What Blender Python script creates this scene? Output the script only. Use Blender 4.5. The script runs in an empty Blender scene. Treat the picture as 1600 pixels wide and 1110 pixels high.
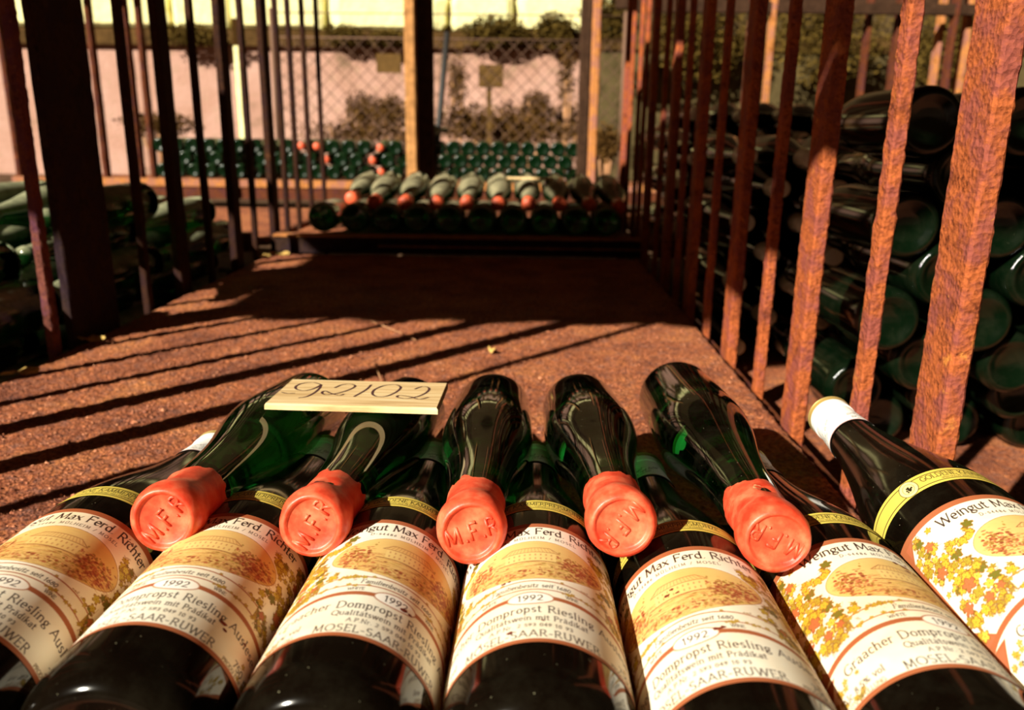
import bpy, math, random
import numpy as np
from mathutils import Vector, Matrix, noise

random.seed(7)
RNG = np.random.RandomState(11)
C = bpy.context.scene.collection
sc = bpy.context.scene
PI = math.pi
R = math.radians

# ------------------------------------------------------------------ camera
F_PX, PITCH, YAW, ROLL, CAM_H = 1270.0, R(15.4), 0.0157, 0.013, 0.311
cam_d = bpy.data.cameras.new('camera')
cam = bpy.data.objects.new('camera', cam_d)
C.objects.link(cam)
cam_d.sensor_width = 36.0
cam_d.lens = F_PX / 1600 * 36.0
cam_d.clip_start = 0.01
cam_d.dof.use_dof = True
cam_d.dof.focus_distance = 0.46
cam_d.dof.aperture_fstop = 9.5
CAM_M = Matrix.Translation((0, 0, CAM_H)) @ Matrix.Rotation(YAW, 4, 'Z') @ Matrix.Rotation(PI/2 - PITCH, 4, 'X') @ Matrix.Rotation(ROLL, 4, 'Z')
cam.matrix_world = CAM_M
sc.camera = cam

# ------------------------------------------------------------------ world, sun, exposure
w = bpy.data.worlds.new('world'); sc.world = w
w.use_nodes = True
w.node_tree.nodes['Background'].inputs[0].default_value = (0.62, 0.31, 0.13, 1)
w.node_tree.nodes['Background'].inputs[1].default_value = 0.065
SUN_DIR = Vector((0.66*math.cos(R(31)), 0.75*math.cos(R(31)), -math.sin(R(31)))).normalized()
sun_d = bpy.data.lights.new('sun', 'SUN')
sun_d.energy = 9.0
sun_d.color = (1.0, 0.93, 0.77)
sun_d.angle = R(0.6)
sun = bpy.data.objects.new('sun', sun_d); C.objects.link(sun)
sun.rotation_euler = SUN_DIR.to_track_quat('-Z', 'Y').to_euler()
sun.location = (-3, -3, 4)
sc.view_settings.view_transform = 'Standard'
sc.view_settings.look = 'None'
sc.view_settings.gamma = 1.0
sc.view_settings.use_curve_mapping = False
sc.view_settings.exposure = 0.12
sc.cycles.use_denoising = True
sc.cycles.max_bounces = 10
sc.cycles.sample_clamp_indirect = 4.0

# ------------------------------------------------------------------ helpers
def at_z(px, py, z):
    """the point of the plane at height z under a pixel of the photograph (1600 x 1110)"""
    d = (CAM_M.to_3x3() @ Vector(((px-800)/F_PX, (555-py)/F_PX, -1)))
    t = (z - CAM_H) / d.z
    return Vector((0, 0, CAM_H)) + d*t

def at_y(px, py, y):
    d = (CAM_M.to_3x3() @ Vector(((px-800)/F_PX, (555-py)/F_PX, -1)))
    t = y / d.y
    return Vector((0, 0, CAM_H)) + d*t

def tag(o, label=None, cat=None, group=None, kind=None):
    if label: o['label'] = label
    if cat: o['category'] = cat
    if group: o['group'] = group
    if kind: o['kind'] = kind
    return o

def empty(name, label, cat, loc=(0, 0, 0), group=None):
    o = bpy.data.objects.new(name, None); C.objects.link(o)
    o.location = loc; o.empty_display_size = 0.02
    return tag(o, label, cat, group)

def mesh_of(name, verts, faces, smooth=True, mat=None):
    me = bpy.data.meshes.new(name)
    me.from_pydata([tuple(v) for v in verts], [], faces)
    if smooth:
        me.polygons.foreach_set('use_smooth', [True]*len(me.polygons))
    if mat: me.materials.append(mat)
    me.update()
    return me

def link(name, me, parent=None, M=None):
    o = bpy.data.objects.new(name, me); C.objects.link(o)
    if parent is not None: o.parent = parent
    if M is not None: o.matrix_local = M
    return o

def lathe(name, prof, segs=48, mat=None, rfun=None, close=True, smooth=True):
    """prof: (y along axis, radius); theta from +Z towards +X"""
    V, Fc = [], []
    for (y, r) in prof:
        for k in range(segs):
            th = 2*PI*k/segs
            rr = r if rfun is None else rfun(y, th, r)
            V.append((rr*math.sin(th), y, rr*math.cos(th)))
    n = len(prof)
    for i in range(n-1):
        for k in range(segs):
            a, b = i*segs+k, i*segs+(k+1) % segs
            Fc.append((a, b, b+segs, a+segs))
    if close:
        Fc.append(tuple(range(segs-1, -1, -1)))
        Fc.append(tuple((n-1)*segs+k for k in range(segs)))
    # outward orientation: check the sign with one face
    me = mesh_of(name, V, Fc, smooth, mat)
    import bmesh
    bm = bmesh.new(); bm.from_mesh(me)
    bmesh.ops.recalc_face_normals(bm, faces=bm.faces)
    bm.to_mesh(me); bm.free()
    return me

def boxes(name, bxs, mat, smooth=False):
    V, Fc = [], []
    for (x0, y0, z0, x1, y1, z1) in bxs:
        b = len(V)
        V += [(x0, y0, z0), (x1, y0, z0), (x1, y1, z0), (x0, y1, z0), (x0, y0, z1), (x1, y0, z1), (x1, y1, z1), (x0, y1, z1)]
        Fc += [(b, b+3, b+2, b+1), (b+4, b+5, b+6, b+7), (b, b+1, b+5, b+4), (b+1, b+2, b+6, b+5), (b+2, b+3, b+7, b+6), (b+3, b, b+4, b+7)]
    return mesh_of(name, V, Fc, smooth, mat)

def tube(pts, rad, segs=6):
    V, Fc = [], []
    n = len(pts)
    for i, p in enumerate(pts):
        p = Vector(p)
        t = (Vector(pts[min(i+1, n-1)]) - Vector(pts[max(i-1, 0)])).normalized()
        a = t.orthogonal().normalized() if abs(t.z) > .95 else t.cross(Vector((0, 0, 1))).normalized()
        b = t.cross(a)
        r = rad[i] if isinstance(rad, (list, tuple)) else rad
        for k in range(segs):
            th = 2*PI*k/segs
            V.append(p + a*(r*math.cos(th)) + b*(r*math.sin(th)))
    for i in range(n-1):
        for k in range(segs):
            p_, q_ = i*segs+k, i*segs+(k+1) % segs
            Fc.append((p_, q_, q_+segs, p_+segs))
    Fc.append(tuple(range(segs-1, -1, -1))); Fc.append(tuple((n-1)*segs+k for k in range(segs)))
    return V, Fc

def join(parts):
    V, Fc = [], []
    for v, f in parts:
        b = len(V); V += list(v); Fc += [tuple(i+b for i in q) for q in f]
    return V, Fc

# ------------------------------------------------------------------ materials
class NT:
    def __init__(s, name):
        s.m = bpy.data.materials.new(name); s.m.use_nodes = True
        s.t = s.m.node_tree; s.n = s.t.nodes; s.l = s.t.links
        s.b = s.n['Principled BSDF']
    def node(s, typ, **kw):
        nd = s.n.new(typ)
        for k, v in kw.items():
            if hasattr(nd, k): setattr(nd, k, v)
        return nd
    def put(s, nd, **kw):
        for k, v in kw.items(): nd.inputs[k].default_value = v
        return nd
    def link(s, a, b): s.l.new(a, b)
    def coord(s, kind='Object'): return s.node('ShaderNodeTexCoord').outputs[kind]
    def pos(s): return s.node('ShaderNodeNewGeometry').outputs['Position']
    def noise(s, vec, scale, detail=4, rough=.6, dist=0.0):
        nd = s.node('ShaderNodeTexNoise')
        nd.inputs['Scale'].default_value = scale; nd.inputs['Detail'].default_value = detail
        nd.inputs['Roughness'].default_value = rough; nd.inputs['Distortion'].default_value = dist
        s.link(vec, nd.inputs['Vector']); return nd.outputs['Fac']
    def voronoi(s, vec, scale, out='Distance', feature='F1'):
        nd = s.node('ShaderNodeTexVoronoi', feature=feature); nd.inputs['Scale'].default_value = scale
        s.link(vec, nd.inputs['Vector']); return nd.outputs[out]
    def ramp(s, fac, stops, interp='LINEAR'):
        nd = s.node('ShaderNodeValToRGB'); cr = nd.color_ramp; cr.interpolation = interp
        while len(cr.elements) < len(stops): cr.elements.new(0.5)
        for e, (p, c) in zip(cr.elements, stops):
            e.position = p; e.color = (c, c, c, 1) if isinstance(c, (int, float)) else (*c, 1)
        s.link(fac, nd.inputs['Fac']); return nd.outputs['Color']
    def mix(s, fac, a, b, mode='MIX'):
        nd = s.node('ShaderNodeMix', data_type='RGBA', blend_type=mode)
        for sock, v in ((nd.inputs[0], fac), (nd.inputs[6], a), (nd.inputs[7], b)):
            if isinstance(v, (int, float)): sock.default_value = v
            elif isinstance(v, tuple): sock.default_value = (*v, 1) if len(v) == 3 else v
            else: s.link(v, sock)
        return nd.outputs[2]
    def math(s, op, a, b=0.0):
        nd = s.node('ShaderNodeMath', operation=op)
        for i, v in enumerate((a, b)):
            if isinstance(v, (int, float)): nd.inputs[i].default_value = v
            else: s.link(v, nd.inputs[i])
        return nd.outputs[0]
    def bump(s, h, strength=.5, dist=.001):
        nd = s.node('ShaderNodeBump'); nd.inputs['Strength'].default_value = strength
        nd.inputs['Distance'].default_value = dist
        s.link(h, nd.inputs['Height']); s.link(nd.outputs[0], s.b.inputs['Normal'])
    def set(s, **kw):
        for k, v in kw.items():
            k = k.replace('_', ' ')
            if isinstance(v, tuple): s.b.inputs[k].default_value = (*v, 1) if len(v) == 3 else v
            elif isinstance(v, (int, float)): s.b.inputs[k].default_value = v
            else: s.link(v, s.b.inputs[k])
        return s

def rust(name, dark, mid, light, scale=1.0, bd=.0012, bs=.8, fine=True):
    k = NT(name); p = k.pos()
    n1 = k.noise(p, 26*scale, 6, .7)
    n2 = k.noise(p, 210*scale, 5, .7)
    c = k.ramp(n1, [(.30, dark), (.48, mid), (.62, mid), (.76, light)])
    c2 = k.ramp(n2, [(.32, (.22, .16, .17)), (.5, (1, 1, 1)), (.72, (1.0, 1.0, .9))])
    c = k.mix(.85, c, c2, 'MULTIPLY')
    pur = k.ramp(k.noise(p, 34*scale, 5, .65), [(.46, 0.0), (.60, .8)])
    c = k.mix(pur, c, (mid[0]*.60, mid[1]*.62, mid[2]*1.7))
    yel = k.ramp(k.noise(p, 75*scale, 5, .7, .5), [(.64, 0.0), (.76, .6)])
    c = k.mix(yel, c, (min(.9, light[0]*1.1), light[1]*1.15, light[2]*.8))
    k.set(Base_Color=c, Roughness=.82)
    k.b.inputs['Specular IOR Level'].default_value = .12
    h = k.mix(.5, k.noise(p, 130*scale, 8, .75), k.voronoi(p, 260*scale))
    k.bump(h, bs, bd)
    return k.m

M = {}
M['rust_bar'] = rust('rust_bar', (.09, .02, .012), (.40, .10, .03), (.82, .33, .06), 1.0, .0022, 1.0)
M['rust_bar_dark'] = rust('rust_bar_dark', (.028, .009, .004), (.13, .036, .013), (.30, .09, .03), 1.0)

def rust_plate():
    k = NT('rust_plate'); p = k.pos()
    n1 = k.noise(p, 9, 6, .65)
    n2 = k.noise(p, 190, 6, .75)
    v = k.voronoi(p, 330)
    c = k.ramp(n1, [(.32, (.21, .058, .026)), (.5, (.52, .165, .062)), (.68, (.70, .27, .09))])
    g = k.ramp(n2, [(.38, (.10, .03, .02)), (.46, (.52, .36, .30)), (.54, (1.0, 1.0, 1.0)), (.68, (1.6, 1.55, 1.4))])
    c = k.mix(.9, c, g, 'MULTIPLY')
    vv = k.ramp(k.noise(p, 420, 3, .6), [(.60, 0.0), (.70, .5)])
    c = k.mix(vv, c, (.60, .33, .26))
    pur = k.ramp(k.noise(p, 70, 4, .6), [(.5, 0.0), (.64, .55)])
    c = k.mix(pur, c, (.25, .115, .09))
    k.set(Base_Color=c, Roughness=.75)
    k.b.inputs['Specular IOR Level'].default_value = .35
    h = k.mix(.45, k.noise(p, 160, 8, .8), v)
    k.bump(h, 1.0, .006)
    return k.m
M['rust_plate'] = rust_plate()

def flake():
    k = NT('rust_flake'); p = k.pos()
    k.set(Base_Color=k.ramp(k.noise(p, 150, 2, .5), [(.35, (.16, .05, .03)), (.5, (.45, .14, .06)), (.65, (.62, .27, .14))]), Roughness=.8)
    return k.m
M['flake'] = flake()

def glass(name, col, rough=.06, trans=1.0, specks=.5, dust_or_lit=0.0, dust_or_lit_col=(.30, .28, .17), ior=1.45, spec=.5):
    k = NT(name); p = k.pos()
    sp = k.ramp(k.voronoi(p, 420), [(.0, 1.0), (.07, 1.0), (.12, 0.0)])
    rare = k.ramp(k.noise(p, 260, 2, .5), [(.60, 0.0), (.66, 1.0)])
    sm = k.math('MULTIPLY', sp, rare)
    film = k.ramp(k.noise(p, 45, 5, .7), [(.45, 0.0), (.75, .05)])
    fac = k.math('ADD', k.math('MULTIPLY', sm, specks), k.math('MULTIPLY', film, .35))
    if dust_or_lit > 0:
        geo = k.node('ShaderNodeNewGeometry'); sep = k.node('ShaderNodeSeparateXYZ')
        k.link(geo.outputs['Normal'], sep.inputs[0])
        up = k.ramp(sep.outputs[2], [(.15, 0.0), (.75, 1.0)])
        dn = k.ramp(k.noise(p, 38, 5, .7), [(.30, .35), (.62, 1.0)])
        fac = k.math('MAXIMUM', fac, k.math('MULTIPLY', k.math('MULTIPLY', up, dn), dust_or_lit))
    k.set(Base_Color=col, Roughness=rough, IOR=ior)
    k.b.inputs['Specular IOR Level'].default_value = spec
    k.b.inputs['Transmission Weight'].default_value = trans
    d = k.node('ShaderNodeBsdfDiffuse'); d.inputs['Color'].default_value = (*dust_or_lit_col, 1)
    mx = k.node('ShaderNodeMixShader'); k.link(fac, mx.inputs[0])
    k.link(k.b.outputs[0], mx.inputs[1]); k.link(d.outputs[0], mx.inputs[2])
    k.link(mx.outputs[0], k.n['Material Output'].inputs['Surface'])
    return k.m
M['glass_brown'] = glass('glass_brown', (.003, .0018, .001), .10, 0.0, .9)
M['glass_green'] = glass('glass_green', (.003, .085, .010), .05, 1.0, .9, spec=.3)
M['glass_dusty'] = glass('glass_dusty', (.003, .05, .008), .10, .8, .3, .85, (.34, .30, .18))
M['glass_far'] = glass('glass_far', (.0015, .016, .004), .20, .4, .0, .22, (.05, .11, .03))  # green on upward faces: lit top edges put into the dust colour
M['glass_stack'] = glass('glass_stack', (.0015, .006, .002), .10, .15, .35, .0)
M['glass_left'] = glass('glass_left', (.008, .10, .015), .12, .85, .2, .8, (.36, .36, .22))

def wax():
    k = NT('wax'); p = k.pos()
    c = k.ramp(k.noise(p, 90, 5, .6), [(.35, (.62, .040, .014)), (.5, (.78, .085, .034)), (.68, (.84, .19, .09))])
    k.set(Base_Color=c, Roughness=.42)
    k.b.inputs['Subsurface Weight'].default_value = .12
    k.b.inputs['Subsurface Scale'].default_value = .004
    k.b.inputs['Subsurface Radius'].default_value = (1, .3, .15)
    k.bump(k.noise(p, 240, 5, .6), .25, .0008)
    return k.m
M['wax'] = wax()
def simple(name, col, rough=.6, metal=0.0, var=.0, scale=40, bump=0.0):
    k = NT(name)
    if var:
        p = k.pos()
        c = k.ramp(k.noise(p, scale, 5, .65), [(.3, tuple(x*(1-var) for x in col)), (.7, tuple(min(1, x*(1+var)) for x in col))])
        k.set(Base_Color=c)
        if bump: k.bump(k.noise(p, scale*2, 5, .6), .6, bump)
    else: k.set(Base_Color=col)
    k.set(Roughness=rough, Metallic=metal)
    if rough >= .7: k.b.inputs['Specular IOR Level'].default_value = .08
    return k.m
M['wax_far'] = simple('wax_far', (.78, .12, .045), .5, 0, .25, 60)
M['wax_dirt'] = simple('wax_dirt', (.10, .035, .03), .9, 0, .4, 900)
M['wax_scuff'] = simple('wax_scuff', (.72, .35, .16), .9, 0, .5, 700)
M['foil'] = simple('foil', (.85, .80, .62), .4, 0, .1, 60)
M['ink'] = simple('ink', (.085, .035, .035), .7)
M['rust_lit'] = rust('rust_lit', (.26, .085, .02), (.50, .20, .06), (.62, .30, .09), .6)  # paler rust with the look of lit metal put into the colour
M['rust_dim'] = rust('rust_dim', (.03, .009, .007), (.16, .05, .035), (.34, .16, .12), 1.2)  # duller rust copy, shade on one left bar put into the colour
M['iron_dark'] = rust('iron_dark', (.012, .006, .004), (.035, .016, .010), (.10, .05, .03), .6)
M['leaf'] = simple('leaf', (.62, .40, .12), .8, 0, .35, 120)
M['twig'] = simple('twig', (.50, .26, .13), .8, 0, .4, 200)
M['foliage'] = simple('foliage', (.105, .052, .013), .9, 0, .4, 14)  # dark brown: wall shadow tone put into the clump leaves
M['moss'] = simple('moss', (.10, .062, .012), .9, 0, .6, 30)
M['mesh_wire'] = simple('mesh_wire', (.16, .09, .06), .7)
M['board'] = simple('board', (.115, .062, .018), .8, 0, .3, 20)  # dark brown: wall shadow tone put into the panels
M['pole_dark'] = simple('pole_dark', (.014, .011, .009), .6)
M['dirt'] = simple('dirt', (.09, .05, .028), .95, 0, .5, 22, .01)
M['shade_roof'] = simple('shade_roof', (.10, .06, .04), .8, 0, .4, 12)
M['stone'] = simple('stone', (.98, .84, .42), .9, 0, .18, 9, .02)
M['joint'] = simple('joint', (.07, .045, .02), .95, 0, .4, 20)
M['ledge'] = simple('ledge', (.085, .045, .014), .9, 0, .5, 9, .02)

def plaster():
    k = NT('plaster'); p = k.pos()
    c = k.ramp(k.noise(p, 2.6, 6, .65), [(.28, (.20, .12, .07)), (.42, (.42, .23, .17)), (.7, (.52, .31, .25))])
    c = k.mix(k.ramp(k.noise(p, 11, 5, .6), [(.55, 0.0), (.72, .5)]), c, (.30, .22, .12))
    k.set(Base_Color=c, Roughness=.95)
    k.bump(k.noise(p, 24, 6, .6), .5, .02)
    return k.m
M['plaster'] = plaster()

def wood_tag():
    k = NT('wood_tag'); tc = k.coord('Object')
    mp = k.node('ShaderNodeMapping'); mp.inputs['Scale'].default_value = (14, 160, 60); k.link(tc, mp.inputs[0])
    c = k.ramp(k.noise(mp.outputs[0], 1.0, 5, .6), [(.3, (.46, .27, .10)), (.5, (.72, .50, .24)), (.7, (.84, .66, .38))])
    k.set(Base_Color=c, Roughness=.7)
    return k.m
M['wood_tag'] = wood_tag()

def paper(name, stain=1.0, seedoff=0.0):
    k = NT(name)
    at = k.node('ShaderNodeAttribute', attribute_name='print')
    oi = k.node('ShaderNodeObjectInfo')
    add = k.node('ShaderNodeVectorMath', operation='ADD')
    k.link(k.pos(), add.inputs[0]); k.link(oi.outputs['Random'], add.inputs[1])
    v = add.outputs[0]
    age = k.ramp(k.noise(v, 16, 4, .6), [(.42, 0.0), (.70, .55)])
    c = k.mix(k.math('MULTIPLY', age, stain), at.outputs['Color'], (.88, .60, .28), 'MULTIPLY')
    spot = k.ramp(k.noise(v, 170, 3, .5), [(.705, 0.0), (.725, .9)])
    zone = k.ramp(k.noise(v, 22, 2, .5), [(.54, 0.0), (.62, 1.0)])
    c = k.mix(k.math('MULTIPLY', k.math('MULTIPLY', spot, zone), stain), c, (.20, .045, .02))
    k.set(Base_Color=c, Roughness=.55)
    k.b.inputs['Specular IOR Level'].default_value = .25
    k.bump(k.noise(v, 500, 3, .6), .12, .0004)
    return k.m
M['label_paper'] = paper('label_paper')
M['band_paper'] = paper('band_paper', .5)
M['capsule_paper'] = paper('capsule_paper', .25)

# ------------------------------------------------------------------ lettering: pen strokes of a skeleton alphabet
def arc(cx, cy, rx, ry, a0, a1, n=10):
    return [(cx+rx*math.cos(R(a0+(a1-a0)*i/n)), cy+ry*math.sin(R(a0+(a1-a0)*i/n))) for i in range(n+1)]
X = .64
def glyphs():
    G = {}
    def g(ch, w, *st): G[ch] = (w, list(st))
    g('A', .8, [(.02, 0), (.4, 1)], [(.4, 1), (.78, 0)], [(.18, .36), (.62, .36)])
    g('B', .62, [(.1, 0), (.1, 1)], [(.1, 1), (.3, 1)]+arc(.3, .76, .24, .24, 90, -90)+[(.1, .52)], [(.1, .52), (.32, .52)]+arc(.32, .26, .26, .26, 90, -90)+[(.1, 0)])
    g('D', .8, [(.1, 0), (.1, 1)], [(.1, 1), (.28, 1)]+arc(.28, .5, .46, .5, 90, -90, 14)+[(.1, 0)])
    g('E', .6, [(.1, 0), (.1, 1)], [(.1, 1), (.54, 1), (.54, .9)], [(.1, .52), (.45, .52)], [(.1, 0), (.56, 0), (.56, .12)])
    g('F', .58, [(.1, 0), (.1, 1)], [(.1, 1), (.54, 1), (.54, .9)], [(.1, .52), (.45, .52)])
    g('G', .82, arc(.44, .5, .4, .5, 50, 320, 16), [(.74, .42), (.74, .1)], [(.56, .42), (.8, .42)])
    g('H', .8, [(.1, 0), (.1, 1)], [(.7, 0), (.7, 1)], [(.1, .52), (.7, .52)])
    g('I', .26, [(.13, 0), (.13, 1)])
    g('K', .7, [(.1, 0), (.1, 1)], [(.6, 1), (.14, .46)], [(.26, .58), (.66, 0)])
    g('L', .58, [(.1, 0), (.1, 1)], [(.1, 0), (.54, 0), (.54, .12)])
    g('M', .94, [(.1, 0), (.14, 1)], [(.14, 1), (.46, .1)], [(.46, .1), (.78, 1)], [(.78, 1), (.84, 0)])
    g('N', .82, [(.1, 0), (.1, 1)], [(.1, 1), (.7, 0)], [(.7, 0), (.7, 1)])
    g('O', .88, arc(.44, .5, .4, .5, 0, 360, 24))
    g('P', .6, [(.1, 0), (.1, 1)], [(.1, 1), (.3, 1)]+arc(.3, .74, .25, .26, 90, -90)+[(.1, .48)])
    g('Q', .88, arc(.44, .5, .4, .5, 0, 360, 24), [(.5, .05), (.9, -.2)])
    g('R', .68, [(.1, 0), (.1, 1)], [(.1, 1), (.3, 1)]+arc(.3, .75, .25, .25, 90, -90)+[(.1, .5)], [(.32, .5), (.66, 0)])
    g('S', .58, arc(.29, .75, .22, .25, 40, 250, 10)+arc(.29, .25, .24, .26, 70, -140, 10))
    g('T', .7, [(.35, 0), (.35, 1)], [(.04, .9), (.04, 1), (.66, 1), (.66, .9)])
    g('U', .8, [(.12, 1), (.12, .34)]+arc(.4, .34, .28, .34, 180, 360, 10)+[(.68, 1)])
    G['Ü'] = (.8, G['U'][1]+[[(.28, 1.16), (.3, 1.2)], [(.5, 1.16), (.52, 1.2)]])
    g('W', 1.1, [(.03, 1), (.3, 0)], [(.3, 0), (.55, .9)], [(.55, .9), (.8, 0)], [(.8, 0), (1.07, 1)])
    g('Z', .66, [(.06, .9), (.06, 1), (.6, 1)], [(.6, 1), (.06, 0)], [(.06, 0), (.6, 0), (.6, .12)])
    g('a', .5, [(.4, 0), (.4, X-.16)]+arc(.24, X-.16, .16, .15, 0, 150, 6), arc(.22, .17, .17, .17, 60, 330, 10))
    G['ä'] = (.5, G['a'][1]+[[(.14, .86), (.16, .9)], [(.33, .86), (.35, .9)]])
    g('b', .54, [(.08, 0), (.08, 1)], arc(.26, X/2, .2, X/2, 150, -150, 12))
    g('c', .46, arc(.26, X/2, .2, X/2, 50, 310, 12))
    g('d', .54, [(.44, 0), (.44, 1)], arc(.26, X/2, .2, X/2, 30, 330, 12))
    g('e', .5, [(.07, X/2+.02), (.44, X/2+.02)]+arc(.26, X/2, .2, X/2, 5, 310, 14))
    g('f', .34, [(.14, 0), (.14, .8)]+arc(.27, .82, .13, .18, 180, 60, 6), [(.02, X), (.3, X)])
    g('g', .52, arc(.24, .4, .17, .22, 0, 360, 14), [(.4, .6), (.5, .64)], [(.14, .2), (.1, .08)]+arc(.25, -.1, .2, .15, 120, -240, 14))
    g('h', .56, [(.08, 0), (.08, 1)], arc(.27, X-.2, .19, .19, 170, 0, 8)+[(.46, 0)])
    g('i', .24, [(.12, 0), (.12, X)], [(.12, .86), (.13, .9)])
    g('k', .52, [(.08, 0), (.08, 1)], [(.42, X), (.12, .28)], [(.2, .36), (.48, 0)])
    g('l', .24, [(.12, 0), (.12, 1)])
    g('m', .84, [(.08, 0), (.08, X)], arc(.24, X-.18, .16, .17, 170, 0, 8)+[(.4, 0)], arc(.57, X-.18, .17, .17, 170, 0, 8)+[(.74, 0)])
    g('n', .56, [(.08, 0), (.08, X)], arc(.27, X-.2, .19, .19, 170, 0, 8)+[(.46, 0)])
    g('o', .54, arc(.27, X/2, .21, X/2, 0, 360, 18))
    g('p', .54, [(.08, -.3), (.08, X)], arc(.26, X/2, .2, X/2, 150, -150, 12))
    g('r', .38, [(.08, 0), (.08, X)], arc(.26, X-.2, .18, .18, 160, 60, 6))
    g('s', .4, arc(.2, X*.75, .13, X*.25, 40, 250, 8)+arc(.2, X*.26, .15, X*.26, 70, -140, 8))
    g('t', .34, [(.14, .86), (.14, .12)]+arc(.25, .12, .11, .11, 180, 300, 5), [(.02, X), (.3, X)])
    g('u', .56, [(.08, X), (.08, .2)]+arc(.26, .2, .18, .2, 180, 340, 8), [(.46, X), (.46, 0)])
    g('v', .5, [(.03, X), (.25, 0)], [(.25, 0), (.47, X)])
    g('w', .76, [(.03, X), (.21, 0)], [(.21, 0), (.38, X)], [(.38, X), (.56, 0)], [(.56, 0), (.73, X)])
    g('x', .5, [(.04, X), (.46, 0)], [(.44, X), (.06, 0)])
    g('z', .46, [(.06, X), (.4, X)], [(.4, X), (.06, 0)], [(.06, 0), (.42, 0)])
    g('0', .54, arc(.27, .4, .21, .4, 0, 360, 18))
    g('1', .34, [(.17, 0), (.17, .8)], [(.05, .66), (.17, .8)])
    g('2', .52, arc(.26, .58, .19, .22, 160, -40, 10)+[(.06, 0), (.48, 0)])
    g('3', .5, arc(.24, .6, .18, .2, 150, -90, 8), arc(.24, .2, .2, .2, 90, -150, 8))
    g('4', .54, [(.36, 0), (.36, .8)], [(.36, .8), (.04, .24)], [(.04, .24), (.52, .24)])
    g('5', .5, [(.44, .8), (.14, .8), (.1, .46)], arc(.24, .24, .2, .24, 120, -150, 10))
    g('6', .52, [(.42, .8), (.14, .5), (.07, .26)], arc(.26, .23, .19, .23, 0, 360, 14))
    g('7', .5, [(.06, .8), (.46, .8)], [(.46, .8), (.18, 0)])
    g('8', .52, arc(.26, .6, .16, .19, 0, 360, 12), arc(.26, .2, .2, .21, 0, 360, 14))
    g('9', .52, arc(.26, .57, .19, .23, 0, 360, 14), [(.45, .54), (.38, .3), (.12, 0)])
    g('.', .22, [(.1, .02), (.12, .05)])
    g('-', .36, [(.05, .36), (.31, .36)])
    g('·', .3, [(.14, .42), (.16, .46)])
    g('/', .44, [(.04, -.05), (.4, 1)])
    g('%', .8, arc(.18, .62, .13, .17, 0, 360, 10), arc(.6, .17, .13, .17, 0, 360, 10), [(.14, 0), (.64, .8)])
    g(' ', .34)
    return G
GL = glyphs()

def text_lines(s, h, track=.08, slant=0.0):
    """segments of s in mm, starting at x = 0, cap height h -> list of polylines, total width"""
    out, x = [], 0.0
    for ch in s:
        wd, st = GL.get(ch, GL[' '])
        for pl in st:
            out.append([((x+px+slant*py)*h, py*h) for px, py in pl])
        x += wd+track
    return out, (x-track)*h

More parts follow.
